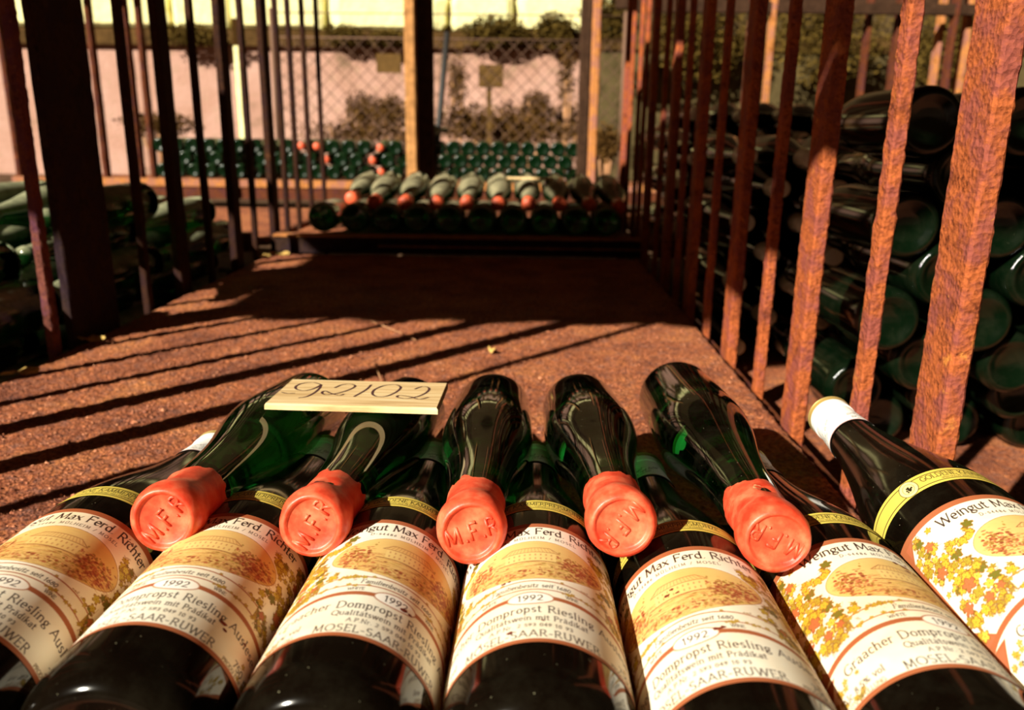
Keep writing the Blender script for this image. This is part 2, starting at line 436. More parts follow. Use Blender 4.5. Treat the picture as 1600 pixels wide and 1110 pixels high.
class Print:
    """a small sheet of print in millimetres, later turned into a mesh coloured by its points"""
    def __init__(s, w, h, res, bg):
        s.w, s.h, s.res = w, h, res
        s.nx, s.ny = int(round(w/res))+1, int(round(h/res))+1
        s.a = np.zeros((s.ny, s.nx, 3), np.float32); s.a[:] = bg
        s.u = (np.arange(s.nx)*res-w/2)[None, :]; s.v = (np.arange(s.ny)*res)[:, None]
    def win(s, u0, u1, v0, v1):
        i0 = max(0, int((u0+s.w/2)/s.res)-1); i1 = min(s.nx, int((u1+s.w/2)/s.res)+3)
        j0 = max(0, int(v0/s.res)-1); j1 = min(s.ny, int(v1/s.res)+3)
        return i0, i1, j0, j1
    def blend(s, sl, cov, col, alpha=1.0):
        j0, j1, i0, i1 = sl
        c = np.clip(cov, 0, 1)[..., None]*alpha
        s.a[j0:j1, i0:i1] = s.a[j0:j1, i0:i1]*(1-c)+np.array(col, np.float32)*c
    def seg(s, p, q, t, col, alpha=1.0):
        i0, i1, j0, j1 = s.win(min(p[0], q[0])-t, max(p[0], q[0])+t, min(p[1], q[1])-t, max(p[1], q[1])+t)
        if i1 <= i0 or j1 <= j0: return
        U, V = s.u[:, i0:i1], s.v[j0:j1]
        dx, dy = q[0]-p[0], q[1]-p[1]
        L2 = dx*dx+dy*dy+1e-9
        tt = np.clip(((U-p[0])*dx+(V-p[1])*dy)/L2, 0, 1)
        d = np.hypot(U-p[0]-tt*dx, V-p[1]-tt*dy)
        s.blend((j0, j1, i0, i1), .5+(t/2-d)/s.res, col, alpha)
    def line(s, pts, t, col, alpha=1.0):
        for p, q in zip(pts[:-1], pts[1:]): s.seg(p, q, t, col, alpha)
    def pen(s, pts, thin, wide, ang, col):
        """broad-nib stroke"""
        k = int(math.ceil((wide-thin)/(thin*.8)))+1 if wide > thin*1.2 else 1
        for m in range(k):
            o = (m/(k-1)-.5)*(wide-thin) if k > 1 else 0
            ox, oy = o*math.cos(R(ang)), o*math.sin(R(ang))
            s.line([(p[0]+ox, p[1]+oy) for p in pts], thin, col)
    def text(s, st, h, uc, base, col, wide=.11, thin=.038, ang=12, track=.08, slant=0., serif=True, left=None):
        pls, W = text_lines(st, h, track, slant)
        x0 = (uc-W/2) if left is None else left
        for pl in pls:
            q = [(x0+x, base(x0+x)+y) for x, y in pl]
            s.pen(q, thin*h+.06, wide*h, ang, col)
            if serif:
                for (xa, ya), (xb, yb) in ((pl[0], pl[1]), (pl[-1], pl[-2])):
                    if abs(xb-xa) < .28*abs(yb-ya) and abs(yb-ya) > .3*h:
                        cx, cy = x0+xa, base(x0+xa)+ya
                        s.seg((cx-.09*h, cy), (cx+.09*h, cy), thin*h+.04, col)
        return W
    def ell(s, cx, cy, rx, ry, col, alpha=1.0, inner=None):
        i0, i1, j0, j1 = s.win(cx-rx, cx+rx, cy-ry, cy+ry)
        if i1 <= i0 or j1 <= j0: return
        d = np.hypot((s.u[:, i0:i1]-cx)/rx, (s.v[j0:j1]-cy)/ry)
        s.blend((j0, j1, i0, i1), .5+(1-d)*min(rx, ry)/s.res, col, alpha)
    def rect(s, u0, u1, v0, v1, col, alpha=1.0):
        i0, i1, j0, j1 = s.win(u0, u1, v0, v1)
        U, V = s.u[:, i0:i1], s.v[j0:j1]
        cov = np.clip(.5+np.minimum(U-u0, u1-U)/s.res, 0, 1)*np.clip(.5+np.minimum(V-v0, v1-V)/s.res, 0, 1)
        s.blend((j0, j1, i0, i1), cov, col, alpha)
    def where(s, cov, col, alpha=1.0):
        s.blend((0, s.ny, 0, s.nx), np.broadcast_to(cov, (s.ny, s.nx)), col, alpha)
    def vine(s, cx, cy, r, rot, col, edge):
        i0, i1, j0, j1 = s.win(cx-r*1.1, cx+r*1.1, cy-r*1.1, cy+r*1.1)
        if i1 <= i0 or j1 <= j0: return
        dx, dy = s.u[:, i0:i1]-cx, s.v[j0:j1]-cy
        ph = np.arctan2(dy, dx)-rot
        rr = r*(.55+.45*np.abs(np.cos(2.5*ph))-.08*np.abs(np.sin(9*ph)))
        d = np.hypot(dx, dy)
        s.blend((j0, j1, i0, i1), .5+(rr-d)/s.res, edge)
        s.blend((j0, j1, i0, i1), .5+(rr*.88-.18-d)/s.res, col)
        for k in range(5):
            a = rot+k*2*PI/5
            s.seg((cx, cy), (cx+r*.8*math.cos(a), cy+r*.8*math.sin(a)), .16, edge, .7)
    def mesh(s, name, place, mat):
        """place(u, v) -> x, y, z arrays in metres"""
        U, V = np.meshgrid(s.u[0], s.v[:, 0])
        x, y, z = place(U, V)
        co = np.stack([x, y, z], -1).reshape(-1, 3).astype(np.float32)
        nx, ny = s.nx, s.ny
        idx = np.arange(nx*ny).reshape(ny, nx)
        q = np.stack([idx[:-1, :-1], idx[1:, :-1], idx[1:, 1:], idx[:-1, 1:]], -1).reshape(-1).astype(np.int32)
        me = bpy.data.meshes.new(name)
        me.vertices.add(nx*ny); me.vertices.foreach_set('co', co.ravel())
        nf = (nx-1)*(ny-1)
        me.loops.add(nf*4); me.loops.foreach_set('vertex_index', q)
        me.polygons.add(nf); me.polygons.foreach_set('loop_start', np.arange(nf, dtype=np.int32)*4)
        me.polygons.foreach_set('loop_total', np.full(nf, 4, np.int32))
        me.polygons.foreach_set('use_smooth', [True]*nf)
        me.update(calc_edges=True)
        ca = me.color_attributes.new('print', 'FLOAT_COLOR', 'POINT')
        lin = np.where(s.a <= .04045, s.a/12.92, ((s.a+.055)/1.055)**2.4)
        rgba = np.ones((ny, nx, 4), np.float32); rgba[..., :3] = lin
        ca.data.foreach_set('color', rgba.ravel())
        me.materials.append(mat)
        return me

CREAM, BROWN, TXT = (.95, .92, .84), (.66, .38, .24), (.17, .11, .09)
SALMON, YEL, OLIVE = (.70, .40, .27), (.78, .70, .22), (.42, .42, .14)
LBL_W, LBL_H = 134.0, 100.0
V_STRETCH = 1.10

def paint_label():
    P = Print(LBL_W, LBL_H, .27, CREAM)
    rd = random.Random(5)
    hw = LBL_W/2
    low = lambda u: 31.0-u*u*.0021                 # the brown dividing arc
    # border, corner triangles
    P.where(.5+(np.abs(P.u)-(hw-3.0))/P.res, BROWN)
    P.where(.5+((hw-P.v*0-7.6)-(P.u*0+0)-1e9)/P.res, BROWN)
    au = np.abs(P.u)
    def tri(cu, cv, su, sv, col, inset):
        # corner triangle in both upper corners and at the divider
        d = (cu-au)*su, (P.v-cv)*sv
        cov = np.minimum(np.minimum(d[0]-inset, d[1]-inset), (9.5-inset*1.2)-(d[0]+d[1]*.8))
        P.where(.5+cov/P.res, col)
    tri(hw-2.6, 97.6, 1, -1, BROWN, 0); tri(hw-2.6, 97.6, 1, -1, SALMON, 1.1)
    va = low(hw-4)
    tri(hw-2.6, va+1.5, 1, 1, BROWN, -.2); tri(hw-2.6, va+1.5, 1, 1, SALMON, .9)
    # the lower corner under the arc
    tri(hw-2.6, va-1.5, 1, -1, BROWN, -.2); tri(hw-2.6, va-1.5, 1, -1, SALMON, .9)
    P.where(.5+(P.v-(LBL_H-4.0))/P.res, BROWN)
    P.where(.5+(2.3-P.v)/P.res, BROWN)
    # vine garlands left and right of the picture
    def leaves(n, test, sizes):
        k = 0
        while k < n:
            u = rd.uniform(-hw+5, hw-5); v = rd.uniform(4, 96)
            if not test(u, v): continue
            k += 1
            for m in range(2):
                a = rd.uniform(0, 6.3); P.line([(u+rd.uniform(-3, 3), v+rd.uniform(-3, 3)) for q in range(4)], .16, (.55, .42, .3), .8)
            c = rd.choice([YEL, YEL, (.82, .76, .30), (.66, .60, .20), OLIVE])
            P.vine(u, v, rd.uniform(*sizes), rd.uniform(0, 6.3), c, (.56, .36, .12))
    side = lambda u, v: abs(u) > 30 and v > low(u)+6 and v < 94 and (u/39)**2+((v-63.5)/19.5)**2 > 1 and not (v > 82 and abs(u) < 46)
    leaves(250, side, (1.7, 3.7))
    ground = lambda u, v: 22 < abs(u) < 52 and low(u)+5 < v < low(u)+13
    leaves(60, ground, (1.2, 2.2))
    for (u, v, r) in ((-52, 84, 3.2), (-56, 68, 3.8), (-50, 52, 4.2), (-58, 44, 3.6), (-47, 40, 2.8), (50, 78, 3.2), (56, 62, 3.8), (49, 50, 4.0), (58, 45, 3.4), (40, 40, 2.5), (-40, 41, 2.4)):
        P.vine(u, v, r, rd.uniform(0, 6), (.74, .42, .25), (.6, .34, .2))
    for k in range(26):
        sgn = rd.choice((-1, 1))
        P.vine(sgn*rd.uniform(44, hw-5), rd.uniform(4, 15), rd.uniform(1.2, 2.2), rd.uniform(0, 6), rd.choice([YEL, (.8, .75, .36)]), (.6, .42, .2))
    # oval engraving
    ou, ov, rx, ry = 0, 63.5, 37, 17.5
    P.ell(ou, ov, rx+.9, ry+.9, (.98, .95, .88)); P.ell(ou, ov, rx, ry, (.88, .74, .46))
    def inside(u, v, k=1.0): return ((u-ou)/rx)**2+((v-ov)/ry)**2 < k
    for k in range(900):                               # engraved meadow strokes
        u = rd.uniform(-rx, rx); v = rd.uniform(ov-ry, ov+2)
        if inside(u, v, .92): P.seg((u, v), (u+rd.uniform(1, 5), v+rd.uniform(-.3, .7)), .17, rd.choice([(.62, .34, .20), (.58, .33, .18), (.72, .46, .24), (.70, .60, .24)]), .75)
    for k in range(900):                               # trees: darker right and left
        t = rd.random()
        if t < .5: u, v = rd.gauss(24, 7), rd.gauss(ov-3, 4.6)
        elif t < .8: u, v = rd.gauss(-27, 5), rd.gauss(ov-1, 5)
        else: u, v = rd.gauss(0, 18), rd.gauss(ov-12, 2)
        if inside(u, v, .93): P.ell(u, v, rd.uniform(.25, 1.1), rd.uniform(.2, .8), rd.choice([(.60, .27, .17), (.50, .22, .13), (.70, .38, .24), (.58, .44, .18), (.86, .70, .42)]), .75)
    P.rect(-12, 12, 62, 70, (.90, .78, .50)); P.rect(-16, 16, 61.4, 62, (.6, .4, .25))    # the manor house
    for k in range(9):
        for r_ in range(2): P.rect(-10.5+k*2.5, -9.8+k*2.5, 63.4+r_*3.4, 65.0+r_*3.4, (.76, .56, .36))
    P.line([(-14, 70), (-9, 74), (9, 74), (14, 70), (-14, 70)], .4, (.62, .40, .24))
    for k in range(14): P.line([(-12+k*1.8, 70.4), (-10+k*1.5, 73.6)], .22, (.70, .48, .3))
    for k in range(60):
        u = rd.uniform(-rx, rx); v = rd.uniform(ov+6, ov+ry)
        if inside(u, v, .9): P.seg((u, v), (u+rd.uniform(2, 6), v), .13, (.80, .68, .42), .6)
    P.line([(ou+rx*math.cos(R(a)), ov+ry*math.sin(R(a))) for a in range(0, 361, 6)], .28, (.62, .42, .28))
    # banner and divider
    b1 = lambda u: low(u)+8.0
    P.where(np.clip(.5+(np.minimum(P.v-(low(P.u)+1.2), (low(P.u)+14)-P.v))/P.res, 0, 1)*np.clip(.5+(36-np.abs(P.u))/P.res, 0, 1), CREAM, .96)
    for off, t in ((13.2, .7), (6.2, .7)):
        P.line([(u, low(u)+off) for u in range(-36, 37, 3)], t, BROWN)
    for k in range(34):
        u = rd.choice((-1, 1))*rd.uniform(12, 38); P.vine(u, low(u)+rd.choice((13.2, 6.2))+rd.uniform(-1, 1), rd.uniform(.8, 1.6), rd.uniform(0, 6), YEL, (.62, .44, .2))
    P.text('Familienbesitz seit 1680', 2.9, 0, b1, TXT, slant=.15)
    P.text('WHITE', 1.9, -18.5, lambda u: low(u)+2.6, TXT); P.text('WINE', 1.9, 18, lambda u: low(u)+2.6, TXT)
    P.line([(u, low(u)) for u in range(-int(hw)+3, int(hw)-2, 2)], 2.7, BROWN)
    P.ell(0, 30.6, 10.2, 4.7, BROWN); P.ell(0, 30.6, 9.6, 4.1, (.99, .97, .93))
    P.text('1992', 5.0, 0, lambda u: 28.7, TXT, thin=.04)
    # title
    ti = lambda u: 88.3-u*u*.0007
    P.text('Weingut Max Ferd. Richter', 6.4, 0, ti, (.18, .10, .08), wide=.15, thin=.02, ang=45, serif=True, track=.03)
    P.text('D-54486 MÜLHEIM / MOSEL', 2.2, 0, lambda u: 83.4-u*u*.0009, (.24, .15, .12), track=.32)
    # lower panel
    P.text('Graacher Dompropst Riesling Auslese', 4.8, 0, lambda u: 20.0-u*u*.0019, TXT, track=.11)
    P.text('Qualitätswein mit Prädikat', 3.3, 0, lambda u: 14.6-u*u*.0016, TXT, track=.11)
    P.text('A.P.Nr. 2 593 049 10 93', 2.5, 0, lambda u: 10.2-u*u*.0014, TXT, track=.14)
    P.text('MOSEL-SAAR-RUWER', 4.3, 0, lambda u: 3.5-u*u*.0006, TXT, track=.15)
    P.text('Alc 8.5% vol', 3.4, -46, lambda u: 6.5+(u+46)*.06, TXT)
    P.text('750 ml', 4.2, 47, lambda u: 5.4-(u-46)*.05, TXT)
    P.text('GUTSABFÜLLUNG', 2.0, -47, lambda u: 2.7, (.4, .3, .16)); P.text('PRODUCE OF GERMANY', 1.9, 47, lambda u: 2.7, (.35, .27, .15))
    return P

Rb = .0385
def wrap(rfun, y0, k=1.0):
    def f(U, V):
        y = y0+V*k/1000
        r = np.interp(y, [p[0] for p in PROF], [p[1] for p in PROF])+rfun
        th = U/1000/Rb
        return r*np.sin(th), y, r*np.cos(th)
    return f

# bottle profile (axis distance from the base, radius)
PROF_B = [(.0100, .004), (.0090, .014), (.0045, .022), (.0010, .0272), (.0, .0292), (.0012, .0322), (.0040, .0350), (.0080, .0371), (.0125, .0382), (.018, .0385)]
PROF_S = [(.040, .0385), (.10, .0385), (.150, .0385), (.165, .0381), (.18, .0371), (.195, .0352), (.21, .0325), (.225, .0293), (.24, .0260), (.255, .0230), (.27, .0205), (.285, .0184), (.30, .0168), (.315, .0155), (.33, .0146), (.336, .0144)]
PROF_N = [(.3365, .0152), (.3395, .0156), (.3435, .0154), (.3445, .0146), (.349, .0143), (.350, .0128), (.3485, .0095)]
PROF = PROF_B+PROF_S+PROF_N
PROF = [PROF[i] for i in range(len(PROF))]

def np_prof_fix():
    return sorted(PROF_B[4:]+PROF_S+[(.3365, .0152), (.350, .0150)])
_full = PROF
PROF = np_prof_fix()

def knurl(y, th, r):
    if .0008 < y < .009: return r+.0005*max(0, math.cos(72*th))
    return r

ME = {}
ME['body_near'] = lathe('bottle_glass', _full, 96, M['glass_brown'])
_fy, _fr = [p[0] for p in sorted(_full[4:-1])], [p[1] for p in sorted(_full[4:-1])]
SLIM = [(y, (r if y < .02 or y > .30 else float(np.interp(y+.020*math.sin(PI*min(1, max(0, (y-.10)/.20))), _fy, _fr)))*float(np.interp(y, [0, .17, .30], [.88, .88, .98]))) for y, r in _full]
ME['body_green'] = lathe('bottle_glass', SLIM, 96, M['glass_green'])
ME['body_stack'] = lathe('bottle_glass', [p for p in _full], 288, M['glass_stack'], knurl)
lowp = PROF_B[1::2]+[(.013, .0385)]+PROF_S[1::2]+[(.336, .0144), (.340, .0156), (.350, .0145)]
ME['body_dusty'] = lathe('bottle_glass', lowp, 32, M['glass_dusty'])
ME['body_far'] = lathe('bottle_glass', lowp, 24, M['glass_far'])
ME['body_left'] = lathe('bottle_glass', lowp, 28, M['glass_left'])

ME['label'] = paint_label().mesh('paper_label', wrap(.00018, .033, V_STRETCH), M['label_paper'])

def paint_band():
    Wd = 150.0
    P = Print(Wd, 11.0, .27, (.86, .77, .34))
    P.rect(-Wd/2, Wd/2, 1.5, 1.95, (.16, .14, .08)); P.rect(-Wd/2, Wd/2, 8.9, 9.35, (.16, .14, .08))
    P.text('GOLDENE KAMMERPREISMÜNZE', 3.4, 1, lambda u: 4.9, (.20, .17, .09), track=.09)
    P.text('WEIN DLG PRÄMIERUNG 1993 LANDWIRTSCHAFTSKAMMER', 1.3, 1, lambda u: 2.6, (.45, .40, .2), track=.10, serif=False)
    P.ell(-39, 5.5, 5.5, 5.4, (.30, .27, .14)); P.ell(-39, 5.5, 5.1, 5.0, (.93, .89, .6)); P.ell(-39, 5.5, 3.4, 3.4, (.45, .4, .22)); P.ell(-39, 5.5, 3.1, 3.1, (.93, .89, .6))
    rd = random.Random(3)
    for k in range(14): P.ell(-39+rd.gauss(.2, .9), 5.2+rd.gauss(0, 1.0), .5, .6, (.12, .09, .05))
    return P
ME['band'] = paint_band().mesh('neck_band', wrap(.0002, .162, 1.4), M['band_paper'])

def paint_capsule():
    Wd = 2*PI*Rb*1000*.998
    P = Print(Wd, 49.5, .42, (.98, .97, .95))
    P.rect(-Wd/2, Wd/2, 0, 1.0, (.74, .50, .48))
    P.rect(-Wd/2, Wd/2, 44.5, 50, (.66, .55, .30))
    for uo in (-80, 0, 80):
        sl = lambda u: 8+(u-uo)*.32
        P.text('Weingut', 5.2, uo-8, lambda u: 15+(u-uo)*.30, (.46, .43, .40), slant=.3, serif=False, wide=.12, ang=40)
        P.text('Max Ferd. Richter', 5.2, uo+8, sl, (.38, .35, .32), slant=.3, serif=False, wide=.12, ang=40)
        P.text('MÜLHEIM MOSEL', 2.6, uo+4, lambda u: 4+(u-uo)*.3, (.66, .62, .56), serif=False)
        P.line([(uo-18, 24), (uo-8, 20), (uo+12, 20)], .3, (.6, .57, .5))
    return P
ME['capsule'] = paint_capsule().mesh('capsule', wrap(.0007, .3005), M['capsule_paper'])
ME['capsule_top'] = lathe('capsule_disc', [(.3498, .0163), (.3504, .0162), (.3508, .0140), (.3509, .004)], 40, simple('gold_foil', (.55, .42, .16), .35, .6))

def wax_mesh(seed, dent):
    rd = random.Random(seed); off = Vector((seed*3.1, seed*1.7, 0))
    prof = [(.3005, .0150), (.3000, .0166), (.302, .0169), (.307, .01665), (.312, .0165), (.318, .0164), (.323, .0162), (.328, .01605), (.333, .0163),
            (.338, .0174), (.342, .0181), (.346, .0183), (.350, .0181), (.3535, .0172), (.3555, .0158), (.3562, .0146), (.3558, .0138), (.3546, .0131), (.3542, .0122), (.3542, .006), (.3542, .001)]
    def rf(y, th, r):
        p = Vector((math.sin(th)*1.6, y*70, math.cos(th)*1.6))+off
        f = 1+(.035 if y > .315 else .018)*noise.noise(p)+.010*noise.noise(p*3)
        if y > .3535: f = 1+.025*math.sin(th*2+seed)+.01*noise.noise(p*2)
        if dent:
            d = math.hypot((y-dent[0])*1000, ((th-dent[1]+PI) % (2*PI)-PI)*17)
            f -= .10*math.exp(-(d/4.5)**2)-.05*math.exp(-((d-7)/2.5)**2)
        return r*f*.955
    return lathe('wax_seal', prof, 72, M['wax'], rf)

def stamp_mesh():
    parts = []
    pls, W = text_lines('M.F.R', .0085, .12)
    for pl in pls:
        pts = [(-(x-W/2), .3545, y-.0042) for x, y in pl]
        if len(pts) == 2 and (Vector(pts[0])-Vector(pts[1])).length < .001:
            pts = [pts[0], (pts[0][0]-.0008, pts[0][1], pts[0][2])]
        parts.append(tube(pts, .00075, 8))
    V, Fc = join(parts)
    return mesh_of('stamped_letters', V, Fc, True, M['wax'])
ME['stamp'] = stamp_mesh()

def orient(p0, p1):
    """local Y from base p0 to mouth p1, local Z upwards"""
    y = (Vector(p1)-Vector(p0)).normalized()
    x = y.cross(Vector((0, 0, 1))).normalized(); z = x.cross(y)
    m = Matrix((x, y, z)).transposed().to_4x4(); m.translation = Vector(p0)
    return m

def place(root, p0, p1, spin=0.0):
    root.matrix_world = orient(p0, p1) @ Matrix.Rotation(spin, 4, 'Y')

# ------------------------------------------------------------------ the setting
def noisy_grid(name, x0, x1, y0, y1, step, amp, mat, z=0.0, thick=.006, edge=.004):
    nx, ny = int((x1-x0)/step)+1, int((y1-y0)/step)+1
    V, Fc = [], []
    for j in range(ny):
        for i in range(nx):
            x = x0+(x1-x0)*i/(nx-1); y = y0+(y1-y0)*j/(ny-1)
            if i in (0, nx-1): x += edge*noise.noise(Vector((y*40, 3, i)))
            h = amp*(noise.noise(Vector((x*55, y*55, 1)))+.8*noise.noise(Vector((x*140, y*140, 5)))+.6*noise.noise(Vector((x*300, y*300, 9))))
            V.append((x, y, z+h))
    for j in range(ny-1):
        for i in range(nx-1):
            a = j*nx+i; Fc.append((a, a+1, a+nx+1, a+nx))
    b = len(V)                                       # underside
    V += [(x0, y0, z-thick), (x1, y0, z-thick), (x1, y1, z-thick), (x0, y1, z-thick)]
    Fc.append((b+3, b+2, b+1, b))
    Fc.append(tuple([b, b+1]+[i for i in range(nx-1, -1, -1)]))
    Fc.append(tuple([b+1, b+2]+[j*nx+nx-1 for j in range(ny-1, -1, -1)]))
    Fc.append(tuple([b+2, b+3]+[(ny-1)*nx+i for i in range(nx)]))
    Fc.append(tuple([b+3, b]+[j*nx for j in range(ny)]))
    return mesh_of(name, V, Fc, True, mat)

tag(link('floor', boxes('floor', [(-6, -2.5, -.28, 6, 8.6, -.15)], M['dirt'])), kind='structure')
shelf = tag(link('shelf_plate', noisy_grid('shelf_plate', -.650, .285, .12, 2.06, .0036, .0017, M['rust_plate'])),
            'flaking rusty steel shelf plate under the labelled bottles', 'shelf')
tag(link('shelf_plate', noisy_grid('shelf_plate', .325, 1.75, .30, 2.06, .009, .0012, M['rust_plate'], z=-.110, edge=.002)),
    'rusty shelf plate behind the right-hand bars under the big bottle stack', 'shelf')
tag(link('shelf_plate', noisy_grid('shelf_plate', -2.3, -.685, .30, 2.06, .016, .0006, M['rust_plate'], z=-.110, edge=.002)),
    'rusty shelf plate in the dark compartment left of the bars', 'shelf')
for x0, x1, nm in ((-.650, .285, 'middle'), (.325, 1.9, 'right'), (-2.4, -.685, 'left')):
    tag(link('shelf_plate', noisy_grid('shelf_plate', x0, x1, 2.14, 3.0, .03, .0006, M['rust_plate'], z=.030, thick=.02, edge=.002)),
        'rusty shelf plate of the second rack, %s compartment' % nm, 'shelf')
for x0, x1, nm in ((-.60, .31, 'middle'), (.34, 2.4, 'right'), (-2.7, -.63, 'left')):
    tag(link('shelf_plate', noisy_grid('shelf_plate', x0, x1, 4.34, 5.0, .05, .0006, M['rust_plate'], z=.030, thick=.02, edge=.002)),
        'rusty shelf plate of the farthest rack, %s compartment' % nm, 'shelf')

# rust flakes lying on the shelf, too many to count
def flakes():
    V, Fc = [], []
    for k in range(9000):
        y = .3+1.1*random.random()**1.3; x = random.uniform(-.64, .275)
        s = random.uniform(.0006, .0022)*(1 if random.random() < .97 else 2.2); h = s*random.uniform(.25, .6)
        a = random.uniform(0, 6.28); b = len(V)
        n = 5
        for q in range(n):
            rr = s*random.uniform(.6, 1.1); V.append((x+rr*math.cos(a+q*2*PI/n), y+rr*math.sin(a+q*2*PI/n), .0008+random.uniform(-.0003, .0006)))
        V.append((x, y, .0012+h))
        for q in range(n): Fc.append((b+q, b+(q+1) % n, b+n))
    return mesh_of('rust_flakes', V, Fc, False, M['flake'])
tag(link('rust_flakes', flakes()), 'loose rust flakes and grit scattered over the shelf plate', 'debris', kind='stuff')

# ------------------------------------------------------------------ rusty cage partitions
def bar_mesh(name, wx, wy, h, mat, seed, step=.006, amp=.0016, bow=0.0):
    """flat bar, base centred on the origin, eaten irregular edges"""
    rd = random.Random(seed); V, Fc = [], []
    c = .14*min(wx, wy)
    ring = [(-wx/2, -wy/2+c), (-wx/2, -wy/6), (-wx/2, wy/6), (-wx/2, wy/2-c), (-wx/2+c, wy/2), (0, wy/2), (wx/2-c, wy/2), (wx/2, wy/2-c),
            (wx/2, wy/6), (wx/2, -wy/6), (wx/2, -wy/2+c), (wx/2-c, -wy/2), (0, -wy/2), (-wx/2+c, -wy/2)]
    n = max(2, int(h/step)); m = len(ring)
    for j in range(n+1):
        z = h*j/n
        for i, (x, y) in enumerate(ring):
            p = Vector((x*70+seed, y*70, z*60)); q = Vector((x*220+seed, y*220, z*230))
            d = amp*(noise.noise(p)*.45+noise.noise(q)*.85+noise.noise(q*2.3)*.5)
            L = math.hypot(x, y)
            V.append((x+d*x/L*1.0+bow*math.sin(PI*z/h), y+d*y/L, z))
    for j in range(n):
        for i in range(m):
            a, b = j*m+i, j*m+(i+1) % m
            Fc.append((a, a+m, b+m, b))
    Fc.append(tuple(range(m))); Fc.append(tuple(n*m+i for i in range(m-1, -1, -1)))
    return mesh_of(name, V, Fc, False, mat)

BAR_H = 1.10
THICK = [bar_mesh('post', .0145, .044, BAR_H, M['rust_bar'], s, .005, .0014) for s in (1, 2, 3)]
THIN = [bar_mesh('bar', .0115, .018, BAR_H, M['rust_bar'], s, .005, .0013) for s in (4, 5, 6)]
THICK_F = bar_mesh('post', .016, .040, BAR_H, M['rust_bar'], 7, .03, .001)
THIN_F = bar_mesh('bar', .011, .016, BAR_H, M['rust_bar'], 8, .03, .001)

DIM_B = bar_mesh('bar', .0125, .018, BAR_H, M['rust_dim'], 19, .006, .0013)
M['rust_shaded'] = rust('rust_shaded', (.016, .005, .003), (.040, .014, .006), (.16, .06, .02), .8)  # darker rust copy, shade on the left bars put into the colour
SHADED_T = bar_mesh('post', .016, .044, BAR_H, M['rust_shaded'], 17, .03, .001)
SHADED_B = bar_mesh('bar', .012, .018, BAR_H, M['rust_shaded'], 18, .03, .001)
right = empty('cage_partition', 'rusty bars standing along the right edge of the shelf', 'cage', (.305, .3, 0))
left = empty('cage_partition', 'rusty bars with shade put into their dark colour standing along the left edge of the shelf', 'cage', (-.668, .3, 0))
def bar(parent, x, y, thick, i, near=True, me=None, lean=0.0, base=-.115, rz=0.0):
    if me is None: me = (THICK[i % 3] if thick else THIN[i % 3]) if near else (THICK_F if thick else THIN_F)
    o = bpy.data.objects.new('post' if thick else 'bar', me); C.objects.link(o)
    o.parent = parent
    o.location = Vector((x, y, base))-parent.location
    o.rotation_euler = (0, lean, rz)
    return o
ys = [(.570, 1), (.700, 0), (.872, 1), (1.02, 0), (1.175, 1), (1.325, 0), (1.475, 1), (1.62, 0), (1.77, 1), (1.92, 0), (2.07, 1), (2.22, 0), (2.36, 0), (2.50, 0), (2.65, 1)]
for i, (y, t) in enumerate(ys):
    bar(right, .303+random.uniform(-.003, .003), y, t, i, y < 1.3, lean=random.uniform(-.004, .004))
ys = [(.35, 0), (.50, 1), (.665, 1), (.80, 0), (.955, 0), (1.10, 0), (1.40, 0), (1.56, 1), (1.71, 0), (1.87, 1), (2.0, 0), (2.15, 1), (2.27, 0), (2.40, 0), (2.55, 0), (2.72, 0)]
for i, (y, t) in enumerate(ys):
    bar(left, -.668+random.uniform(-.003, .003), y, t, i+1, y < 1.3, me=DIM_B if y == 1.10 else None if y < 1.3 else (SHADED_T if t else SHADED_B), lean=random.uniform(-.004, .004))
bar(left, -.668, 1.215, 1, 0, me=bar_mesh('post', .014, .135, BAR_H, M['iron_dark'], 21, .02, .002))
for prt, x in ((right, .303), (left, -.668)):
    for z in (-.035, .978):
        o = bpy.data.objects.new('rail', boxes('rail', [(-.012, .3 if z < 0 else .0, 0, .012, 2.75, .012)], M['rust_bar_dark'])); C.objects.link(o)
        o.parent = prt; o.location = Vector((x, 0, z))-prt.location

# second rack's front rail
rl = empty('front_rail', 'dark angle-iron rail across the far end of the shelf', 'rail', (-.18, 2.10, 0))
for nm, b in (('flange', (-.47, -.022, .0435, .485, .020, .0485)), ('web', (-.465, -.018, .002, .48, -.012, .0435)), ('lower_lip', (-.2, -.026, .020, .48, -.018, .024))):
    link(nm, boxes(nm, [b], M['iron_dark'] if nm == 'web' else M['rust_lit']), rl)  # lit edges of flange and lip put into their paler rust
for x0, x1, nm in ((-2.4, -.70, 'left'), (.335, 1.9, 'right')):
    t = empty('front_rail', 'dark rail across the front of the second rack, %s compartment' % nm, 'rail', ((x0+x1)/2, 2.10, 0))
    hw = (x1-x0)/2
    link('flange', boxes('flange', [(-hw, -.02, .0435, hw, .02, .0485)], M['rust_bar_dark']), t)
    link('web', boxes('web', [(-hw, -.018, .002, hw, -.012, .0435)], M['rust_bar_dark']), t)

